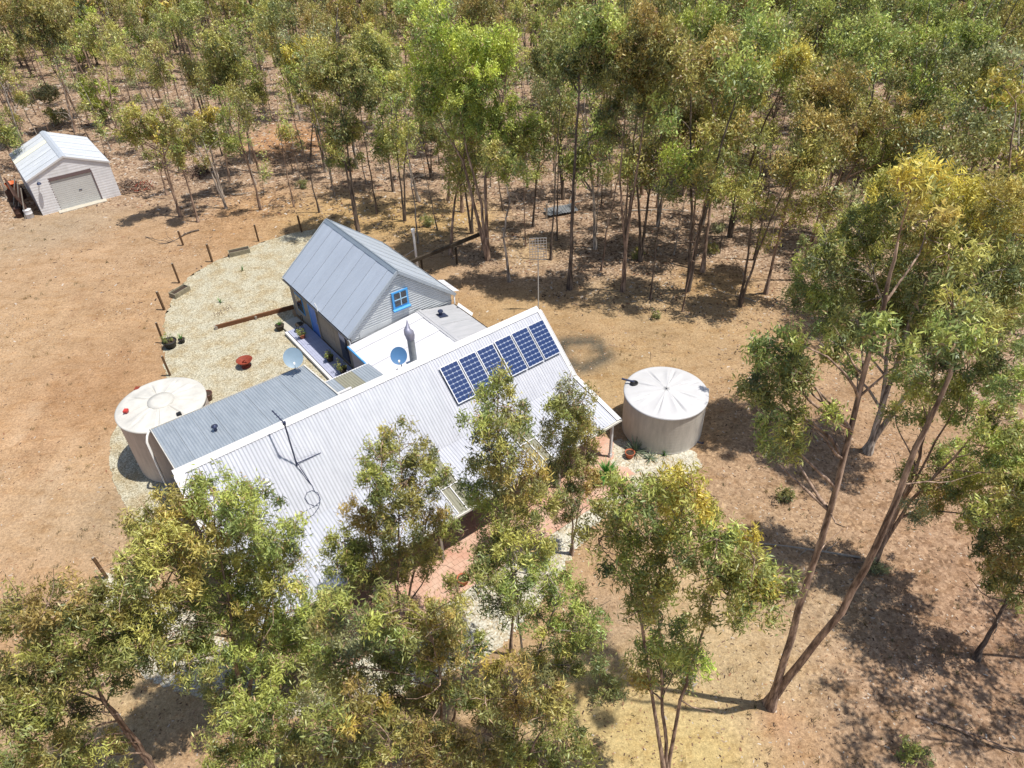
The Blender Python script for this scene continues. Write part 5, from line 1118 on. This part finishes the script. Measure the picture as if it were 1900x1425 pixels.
for k, (b, st, cr_, r, bk_, lb) in enumerate(MID):
    rng = np.random.default_rng(100+k); base = G(*b); L = []
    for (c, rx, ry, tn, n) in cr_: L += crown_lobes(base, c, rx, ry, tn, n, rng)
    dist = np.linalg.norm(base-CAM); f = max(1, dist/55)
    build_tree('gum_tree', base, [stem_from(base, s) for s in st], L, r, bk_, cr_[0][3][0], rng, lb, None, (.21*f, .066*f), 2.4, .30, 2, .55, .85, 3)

# ------------------------------------------------------------------ the bush beyond: individual copies of a dozen grown shapes
def grow(name, h, spread, tone, bark, seed, r=.11, lean=.08, nl=9, low=.45, leaf=(.20, .075), stems=1, dens=1.6):
    rng = np.random.default_rng(seed); base = np.zeros(3); S = []
    for k in range(stems):
        a = rng.uniform(0, 6.28); l = lean*h*rng.uniform(.5, 1.3)
        S.append([base, np.array([math.cos(a)*l*.3, math.sin(a)*l*.3, h*.35]), np.array([math.cos(a)*l*.8, math.sin(a)*l*.8, h*.65]), np.array([math.cos(a+.5)*l, math.sin(a+.5)*l, h*.9])])
    L = []
    for i in range(nl):
        s = S[i % stems]; f = rng.uniform(low, 1.0); a = rng.uniform(0, 6.28); q = spread*math.sqrt(rng.uniform(0, 1))*(1.1-.75*abs(f-.72)*1.6)
        ax_ = s[2]*(1-(f-.65)/.3)+s[3]*((f-.65)/.3) if f > .65 else s[2]
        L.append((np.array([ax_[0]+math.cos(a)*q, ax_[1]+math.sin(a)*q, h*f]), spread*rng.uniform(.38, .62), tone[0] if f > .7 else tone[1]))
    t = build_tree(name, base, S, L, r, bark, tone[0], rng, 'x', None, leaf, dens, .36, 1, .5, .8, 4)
    return t
protos = []
spec = [('olive', 'olive', m_bark_d, 10.5, 1.7), ('olive', 'grey', m_bark_r, 11, 1.5), ('orange', 'olive', m_bark_r, 10.5, 1.9), ('green', 'olive', m_bark_d, 11.5, 1.8), ('yellow', 'olive', m_bark_r, 10, 1.6), ('bright', 'green', m_bark_g, 9.5, 1.6),
        ('grey', 'olive', m_bark_g, 10.5, 1.4), ('olive', 'orange', m_bark_r, 9, 1.2), ('dark', 'green', m_bark_d, 12, 1.9), ('orange', 'olive', m_bark_g, 11, 1.6)]
for i, (a, b, bk_, h, s) in enumerate(spec):
    protos.append((grow('gum_tree', h, s, (a, b), bk_, 300+i, r=.13, nl=(11, 9, 12, 12, 10, 9, 8, 7, 12, 10)[i], lean=.13, stems=1 if i % 3 else 2), a))
sap = [grow('gum_sapling', 4.2, .8, ('olive', 'green'), m_bark_d, 400, .035, .12, 5, .5, (.24, .07)), grow('gum_sapling', 5.5, .9, ('grey', 'olive'), m_bark_g, 401, .04, .1, 5, .55, (.26, .08)), grow('gum_sapling', 5.0, .8, ('orange', 'olive'), m_bark_r, 402, .04, .12, 5, .5, (.24, .07)), grow('bare_sapling', 6.0, .5, ('grey', 'dark'), m_bark_g, 403, .035, .12, 3, .7, (.2, .05), dens=.6),
       grow('gum_sapling', 8.6, .75, ('olive', 'green'), m_bark_r, 404, .07, .10, 4, .66, (.2, .07), dens=1.15), grow('gum_sapling', 9.4, .8, ('olive', 'grey'), m_bark_d, 405, .075, .09, 4, .7, (.2, .07), dens=1.15), grow('gum_sapling', 7.6, .7, ('green', 'olive'), m_bark_g, 406, .06, .13, 4, .62, (.2, .07), dens=1.15)]
for pr, a in protos: pr.location = (0, 0, -200)
for pr in sap: pr.location = (0, 0, -200)
def clone(src, loc, rz, sc, label, group):
    o = src.copy(); C.objects.link(o); o.location = tuple(loc); o.rotation_euler = (rnd.uniform(-.05, .05), rnd.uniform(-.05, .05), rz); o.scale = (sc, sc, sc*rnd.uniform(.92, 1.1)); o['label'] = label; o['group'] = group; o['category'] = 'tree'
    for ch in src.children:
        c = ch.copy(); C.objects.link(c); c.parent = o
    return o
TN = {'olive': 'olive green', 'dark': 'dark green', 'orange': 'brown tipped', 'yellow': 'yellow green', 'bright': 'fresh green', 'grey': 'grey green', 'green': 'green'}
used = [np.array(G(*m[0])[:2]) for m in MID]+[np.array(G(x, y)[:2]) for x, y in ((1612, 838), (1430, 1312), (1622, 1045), (1812, 1222))]
placed = 0; nsap = 0; LAB = {}
cand = []
for i in range(15000):
    y = 30+115*rnd.random()**.85; x = rnd.uniform(-.92*y-14, .86*y+12)
    cand.append((x, y))
def zone(px, y):
    a = ('left of the tin shed', 'behind the shed trees', 'behind the gravel yard', 'behind the cottage', 'behind the link roof', 'behind the solar panels', 'behind the beige tank', 'behind the forked tree', 'at the upper right')[int(np.searchsorted([170, 380, 560, 760, 930, 1130, 1330, 1600], px))]
    return ('bush edge ' if y < 55 else 'deeper in ' if y < 80 else 'far back ')+a
far_spots = []; cand.sort(key=lambda q: int(q[1]/14))
for x, y in cand:
    P = np.array([x, y, 0.0]); d = P-CAM
    px, py = PR(P)
    if py > yedge(px)-6 or px < -420 or px > 2250: continue
    if SO[0]-3.5 < x < SO[0]+7 and SO[1]-6 < y < SO[1]+11 and py > 215: continue
    if 380 > px > 180 and py > 330: continue
    if 480 < px < 600 and 225 < py < 300: continue        # the bare mound
    dens_r = 2.15 if px > 1250 else 2.15 if px > 500 else 2.05
    m_ = min(np.hypot(u_[0]-x, u_[1]-y) for u_ in used)
    if m_ < dens_r*(1+.004*max(0, y-50)): continue
    used.append(np.array([x, y])); 
    is_sap = rnd.random() < (.64 if px < 800 else .5)
    if y > 106 or (placed > 236 if not is_sap else nsap > 285) or px < -120 or px > 2020:
        if -260 < px < 2160: far_spots.append((x, y))
        continue
    z_ = zone(px, y)
    # keep trees near the edge of the clearing low so they do not hide the yard
    if is_sap:
        s = sap[rnd.choices(range(7), [1, 1, 1, 1, 3, 3, 3])[0]]; kind = ['thin olive sapling', 'thin grey green sapling', 'thin brown tipped sapling', 'bare spindly sapling', 'slender red stemmed sapling', 'slender dark stemmed sapling', 'slender pale stemmed sapling'][sap.index(s)]
        o = clone(s, (x, y, -.02), rnd.uniform(0, 6.28), rnd.uniform(.75, 1.25), kind, kind+'s '+z_); nsap += 1; LAB.setdefault((kind, z_), []).append((px, o))
    else:
        wts = [3, 3, 3, 2, 1, 1.0, 2, 3, 1.5, 2] if px < 500 else [2, 2, 2.2, 3, 2, 2.0, 1.2, 2, 2, 1.5] if px < 1350 else [2, 1, 3, 3, 2.5, 1.5, 1, 1, 3, 2.5]
        k = rnd.choices(range(10), wts)[0]; pr, a = protos[k]
        if px < 480 and k != 7 and rnd.random() < .55: k = 7; pr, a = protos[7]
        sz = rnd.uniform(.8, 1.15); lb = ('tall ' if sz > 1.03 else 'small ' if sz < .9 else '')+TN[a]+(' forked' if k % 3 == 0 else '')+' gum'
        o = clone(pr, (x, y, -.02), rnd.uniform(0, 6.28), sz*(1.08 if px > 1200 else .98), lb, lb+' trees '+z_); placed += 1; LAB.setdefault((lb, z_), []).append((px, o))
ORD = ['first', 'second', 'third', 'fourth', 'fifth', 'sixth', 'seventh', 'eighth', 'ninth', 'tenth', 'eleventh', 'twelfth']
for (kd, z_), L_ in LAB.items():
    L_.sort(key=lambda q: q[0])
    for i, (px, o) in enumerate(L_): o['label'] = kd+(' tree ' if 'sapling' not in kd else ' ')+z_+('' if len(L_) == 1 else ', '+ORD[min(i, 11)]+' from left')
print('bush trees', placed, 'saplings', nsap, 'far', len(far_spots))
for pr in [p for p, a in protos]+sap:
    for ch in list(pr.children): bpy.data.objects.remove(ch)
    bpy.data.objects.remove(pr)
# beyond that the far wood reads as one mass: one joined mesh of stems and one of leaves
if far_spots:
    rng = np.random.default_rng(77); mb = MB(); lob = []
    for x, y in far_spots:
        h = rng.uniform(8.5, 12); mb.tube([(x, y, 0), (x+rng.normal(0, .3), y, h*.5), (x+rng.normal(0, .6), y, h*.9)], [.15, .1, .04], 5, cap=False)
        tn = ['olive', 'green', 'dark', 'orange', 'yellow'][rng.integers(5)]
        for i in range(5 if y > 95 else 4): lob.append((np.array([x+rng.normal(0, 1.1), y+rng.normal(0, 1.1), h*rng.uniform(.55, 1.0)]), rng.uniform(.9, 1.4), tn))
    w0 = empty('far_wood', (0, 100, 0)); tag(w0, 'far gum wood merging into one mass along the top', 'wood', kind='stuff')
    o = mb.build('trunks', m_bark_d, w0); o['kind'] = 'stuff'; o.location = (0, -100, 0)
    cs, ts = foliage(lob, rng, 1.3, .6, .27, 'olive', .55); o = link('crowns', leaf_mesh('crowns', cs, .6, .27, ts, rng), m_leaf, w0); o['kind'] = 'stuff'; o.location = (0, -100, 0)

# ------------------------------------------------------------------ litter, sticks, stones, fallen wood
def tri_scatter(name, pos, size, m, rng, label, tall=.35, tints=None, asp=(.5, 1.6)):
    """small irregular chips: four-sided pyramids lying on the ground"""
    n = len(pos); a = rng.uniform(0, 6.28, n); s = size*rng.uniform(.5, 1.5, n); e = rng.uniform(*asp, n)
    ca, sa = np.cos(a), np.sin(a)
    def pt(x, y, z): return np.stack([pos[:, 0]+(x*ca-y*sa)*s, pos[:, 1]+(x*sa+y*ca)*s, pos[:, 2]+z*s], 1)
    v = np.stack([pt(-.5*e, -.35, 0), pt(.5*e, -.3, 0), pt(.45*e, .35, 0), pt(-.4*e, .3, 0), pt(.05, .02, tall)], 1).reshape(-1, 3).astype(np.float32)
    base = np.arange(n, dtype=np.int32)[:, None]*5; F = (base[:, :, None]+np.array([[0, 1, 4], [1, 2, 4], [2, 3, 4], [3, 0, 4]], dtype=np.int32)[None]).reshape(-1)
    nf = 4*n; me = bpy.data.meshes.new(name); me.vertices.add(5*n); me.vertices.foreach_set('co', v.ravel()); me.loops.add(3*nf); me.loops.foreach_set('vertex_index', F); me.polygons.add(nf); me.polygons.foreach_set('loop_start', np.arange(0, 3*nf, 3, dtype=np.int32))
    at = me.attributes.new('tint', 'FLOAT_COLOR', 'FACE'); at.data.foreach_set('color', np.repeat(np.concatenate([tints, np.ones((n, 1))], 1), 4, 0).astype(np.float32).ravel())
    me.update(calc_edges=True); o = link(name, me, m); tag(o, label, kind='stuff'); return o
def tint_mat(name):
    m = bpy.data.materials.new(name); m.use_nodes = True; t = m.node_tree; b = t.nodes['Principled BSDF']; b.inputs['Roughness'].default_value = .9; b.inputs['Specular IOR Level'].default_value = .15
    at = t.nodes.new('ShaderNodeAttribute'); at.attribute_name = 'tint'; t.links.new(at.outputs['Color'], b.inputs['Base Color']); return m
m_tint = tint_mat('chips')
def in_poly(P, poly):
    x, y = P[:, 0], P[:, 1]; ins = np.zeros(len(P), bool); n = len(poly)
    for i in range(n):
        x1, y1 = poly[i][:2]; x2, y2 = poly[(i+1) % n][:2]
        c = ((y1 > y) != (y2 > y)) & (x < (x2-x1)*(y-y1)/((y2-y1) or 1e-9)+x1); ins ^= c
    return ins
rng = np.random.default_rng(9)
P = np.stack([rng.uniform(-26, -2, 60000), rng.uniform(19, 48, 60000), np.full(60000, .012)], 1); P = P[in_poly(P, yard) | in_poly(P, apron)][:15000]
base = np.array(gcol(222, 212, 180)); T = base[None]*rng.choice([.62, .85, 1.0, 1.15, 1.25], len(P))[:, None]*rng.uniform(.9, 1.1, (len(P), 1)); tri_scatter('gravel_stones', P, .055, m_tint, rng, 'loose cream gravel stones over the yard', .4, T)
P = np.stack([rng.uniform(-20, 12, 90000), rng.uniform(6, 26, 90000), np.full(90000, .014)], 1); P = P[in_poly(P, patch)][:12000]
base = np.array(gcol(240, 234, 212)); T = base[None]*rng.choice([.7, .85, 1.0, 1.1], len(P))[:, None]*rng.uniform(.9, 1.1, (len(P), 1)); tri_scatter('creek_stones', P, .07, m_tint, rng, 'loose white stones over the front gravel bed', .35, T)
n = 60000; P = np.stack([rng.uniform(-30, 24, n), rng.uniform(8, 48, n), np.full(n, .002)], 1); lh = (P-HO)@np.stack([U, V], 1); cl = np.sin(P[:, 0]*.8+2*np.sin(P[:, 1]*.35))+np.sin(P[:, 1]*.9-P[:, 0]*.3)+rng.normal(0, .8, n)
ok = ~((lh[:, 0] > -17) & (lh[:, 0] < .8) & (lh[:, 1] > -7.5) & (lh[:, 1] < 16) | in_poly(P, yard)) & (cl > .6); P = P[ok][:17000]
T = np.array([gcol(196, 150, 108), gcol(150, 118, 90), gcol(232, 214, 190), gcol(120, 92, 70)])[rng.choice(4, len(P), p=[.4, .3, .12, .18])]*rng.uniform(.85, 1.1, (len(P), 1)); tri_scatter('drive_pebbles', P, .05, m_tint, rng, 'scattered pebbles and clods on the bare drive and clearing', .45, T)
# leaf litter and bark bits in the bush, thinning towards the camera and on the drive
n = 150000; y = 8+85*rng.random(n)**1.2; x = rng.uniform(-1, 1, n)*(14+.85*y); P = np.stack([x, y, np.full(n, .003)], 1)
d = P-CAM; z = d@FW; px = 950+FPX*(d@RT)/z; py = 712.5-FPX*(d@UP)/z
ed = np.interp(px, [a for a, b in YEDGE], [b for a, b in YEDGE]); keep = rng.random(n) < np.where(py < ed, 1.0, np.where(px > 1330, .55, .10))
P = P[keep]; loc_h = (P-HO)@np.stack([U, V], 1); inside = (loc_h[:, 0] > -17) & (loc_h[:, 0] < .8) & (loc_h[:, 1] > -7.5) & (loc_h[:, 1] < 16) | in_poly(P, yard)
P = P[~inside][:62000]
pal = np.array([gcol(222, 206, 188), gcol(140, 112, 90), gcol(98, 76, 64), gcol(186, 156, 126), gcol(236, 224, 208), gcol(160, 108, 78)])
T = pal[rng.choice(6, len(P), p=[.17, .24, .27, .2, .05, .07])]*rng.uniform(.8, 1.2, (len(P), 1)); far_f = np.clip(P[:, 1]/40, .45, 1.9)
tri_scatter('leaf_litter', P, .10*far_f, m_tint, rng, 'dry leaves and bark chips strewn over the bush floor', .18, T, (.6, 2.4))
# fallen branches and sticks, one by one
FALL = [((1595, 1036), (1395, 1010), .05), ((1625, 1048), (1520, 1050), .035), ((370, 428), (295, 455), .06), ((430, 362), (470, 358), .05), ((215, 358), (330, 372), .04), ((480, 322), (390, 300), .05), ((1230, 560), (1170, 545), .04), ((1000, 395), (900, 380), .05), ((1180, 330), (1290, 345), .06), ((700, 330), (800, 345), .05), ((1130, 640), (1250, 655), .02), ((1040, 760), (1140, 775), .02), ((1170, 392), (1290, 400), .06), ((560, 300), (640, 320), .04),
        ((60, 232), (140, 238), .07), ((150, 240), (190, 232), .06), ((60, 330), (5, 340), .05), ((1290, 250), (1330, 260), .05), ((1400, 560), (1330, 540), .03), ((1700, 1330), (1880, 1400), .05), ((870, 260), (930, 280), .07), ((1030, 385), (1080, 375), .08), ((1450, 240), (1510, 235), .06), ((1660, 480), (1720, 500), .06), ((640, 240), (700, 250), .06), ((180, 290), (215, 300), .05), ((270, 440), (330, 450), .03)]
words = ['long', 'short', 'bent', 'forked', 'thin', 'thick', 'pale', 'grey', 'dark']
spots = ['right of the big forked trunk', 'by the multi stemmed tree foot', 'at the pale cut foot of a gum near the planter', 'right of the shed trees', 'in front of the tin shed corner', 'left of the leaning thin trunks', 'just behind the round tank clearing', 'beside the iron sheet in the bush', 'far back behind the bent trunk', 'behind the cottage ridge', 'on the bare ground left of the tank', 'beside the verandah gable end', 'right of the iron sheet', 'right of the orange mound', 'behind the shed roof', 'behind the shed, nearer its ridge', 'left of the shed on the edge', 'among the far trunks right of centre', 'by the saplings above the tank', 'in the lower right shade', 'under the lime green tree', 'across the iron sheet end', 'in the far bush upper right', 'under the large golden crown', 'far behind the cottage', 'right of the shed roof', 'on the drive below the shed shade']
for k, (a, b, r) in enumerate(FALL):
    A0, B0 = G(*a), G(*b); L = np.linalg.norm(B0-A0)
    if L > 7: B0 = A0+(B0-A0)*7/L
    q = MB(); rg = np.random.default_rng(k); pts = limb(q, (0, 0, r), B0-A0+np.array([0, 0, r+.05]), r, r*.4, rg, .06, 6, 7)
    for j in range(2+k % 3):
        p = pts[2+j % 4]; e = p+rg.normal(0, .5, 3); e[2] = abs(e[2])*.5+.05; limb(q, p, e, r*.5, .008, rg, .1, 3, 5)
    o = q.build('fallen_branch', m_ash if k % 3 == 0 else m_bark_r if k % 3 == 1 else m_bark_d); o.location = tuple(A0); tag(o, ('pale' if k % 3 == 0 else 'red brown' if k % 3 == 1 else 'dark')+' fallen branch '+spots[k], 'branch', 'fallen branches in the bush')
# heaps: scrap by the shed, brush pile, stump
def heap(px, rad, n, label, m_list, name, cat, seed):
    b0 = G(*px); t = thing(name, label, cat, b0); rg = np.random.default_rng(seed)
    for mi, m in enumerate(m_list):
        q = MB()
        for i in range(n):
            a = rg.uniform(0, 6.28); rr_ = rad*math.sqrt(rg.random())*.7; c = np.array([math.cos(a)*rr_, math.sin(a)*rr_, rg.uniform(.05, .7)*(1-rr_/rad)+.05]); d = rg.normal(0, 1, 3); d[2] *= .35; d /= np.linalg.norm(d); l = rg.uniform(.3, .9)*rad*.6
            q.tube([c-d*l*.5, c+d*l*.5+rg.normal(0, .05, 3)], [rg.uniform(.02, .05), .012], 5)
        oo = q.build('sticks', m, t); oo['kind'] = 'stuff'
heap((240, 350), 1.7, 40, 'heap of dark scrap and firewood against the right wall of the shed', [m_junk, m_bark_d, m_bark_r], 'scrap_heap', 'heap', 1)
heap((268, 352), 1.1, 30, 'smaller heap of reddish scrap right of the shed heap', [m_bark_r, m_rust], 'scrap_heap', 'heap', 2)
heap((365, 322), 1.6, 50, 'tangled brush pile among the shed trees', [m_bark_r, m_junk, m_bark_d], 'brush_pile', 'heap', 3)
heap((25, 165), 2.0, 40, 'brush heap at the far left edge of the bush', [m_ash, m_junk], 'brush_pile', 'heap', 4)
heap((1275, 1270), .5, 10, 'small twig heap by the forked tree shadow', [m_ash], 'brush_pile', 'heap', 5)
# low shrubs and grass tussocks in the bush
for k, (px, r, tn, lb) in enumerate([((1450, 930), .42, 'dark', 'small dark shrub below the forked tree branches'), ((1215, 590), .28, 'dark', 'small dark shrub behind the round tank'), ((1180, 478), .4, 'olive', 'low olive shrub under the bent trunk'), ((790, 420), .5, 'dark', 'low dark shrub right of the white vent pipe'), ((1120, 1290), .55, 'dark', 'dark shrub under the centre foreground trees'), ((1690, 1410), .4, 'green', 'small green shrub at the lower right shade edge'), ((1620, 1060), .4, 'grey', 'pale twiggy shrub at the foot of the multi stemmed tree'), ((1330, 430), .45, 'grey', 'grey green shrub in the open bush'), ((560, 350), .45, 'dark', 'low shrub below the orange mound'), ((1320, 470), .4, 'olive', 'olive shrub near the small leafy sapling')]):
    b0 = G(*px); s = thing('shrub', lb, 'shrub', b0); rg = np.random.default_rng(60+k); cs, ts = foliage([(np.array([0, 0, r*.8]), r, None), (np.array([r*.6, .1, r*.6]), r*.7, None)], rg, 2.0, .13, .035, tn, .14)
    link('foliage', leaf_mesh('foliage', cs, .13, .035, ts, rg, .2), m_leaf, s); q = MB()
    for j in range(5): limb(q, (0, 0, 0), rg.normal(0, r*.5, 3)*np.array([1, 1, 0])+np.array([0, 0, r]), .02, .006, rg, .1, 3, 4)
    q.build('stems', m_bark_d, s)
# dry tussocks as ground cover
n = 900; cs = []; ts = []; dr = []
rg = np.random.default_rng(31)
for i in range(n):
    px = rg.uniform(0, 1900); py = rg.uniform(150, 1420)
    if 200 < px < 1150 and py > 420 and not (px < 280): continue
    g = G(px, py); m_ = rg.integers(6, 14); tn = np.array(gcol(190, 160, 100)) if rg.random() < .6 else np.array(gcol(130, 126, 80)); sc = rg.uniform(.5, 1.3)
    o_ = rg.normal(0, .06*sc, (m_, 3)); o_[:, 2] = .07*sc; cs.append(g+o_); ts.append(tn[None]*rg.uniform(.6, 1.2, (m_, 1))); d_ = rg.normal(0, .5, (m_, 3)); d_[:, 2] = 1; dr.append(d_)
cs = np.concatenate(cs); ts = np.concatenate(ts); dr = np.concatenate(dr)
o = link('grass_tussocks', leaf_mesh('grass_tussocks', cs, .2, .02, ts, rg, 0, dr), m_tint); tag(o, 'sparse dry grass tussocks across the clearing and bush', kind='stuff')
print('tris', sum(len(m.polygons)*2 for m in bpy.data.meshes if m.users))
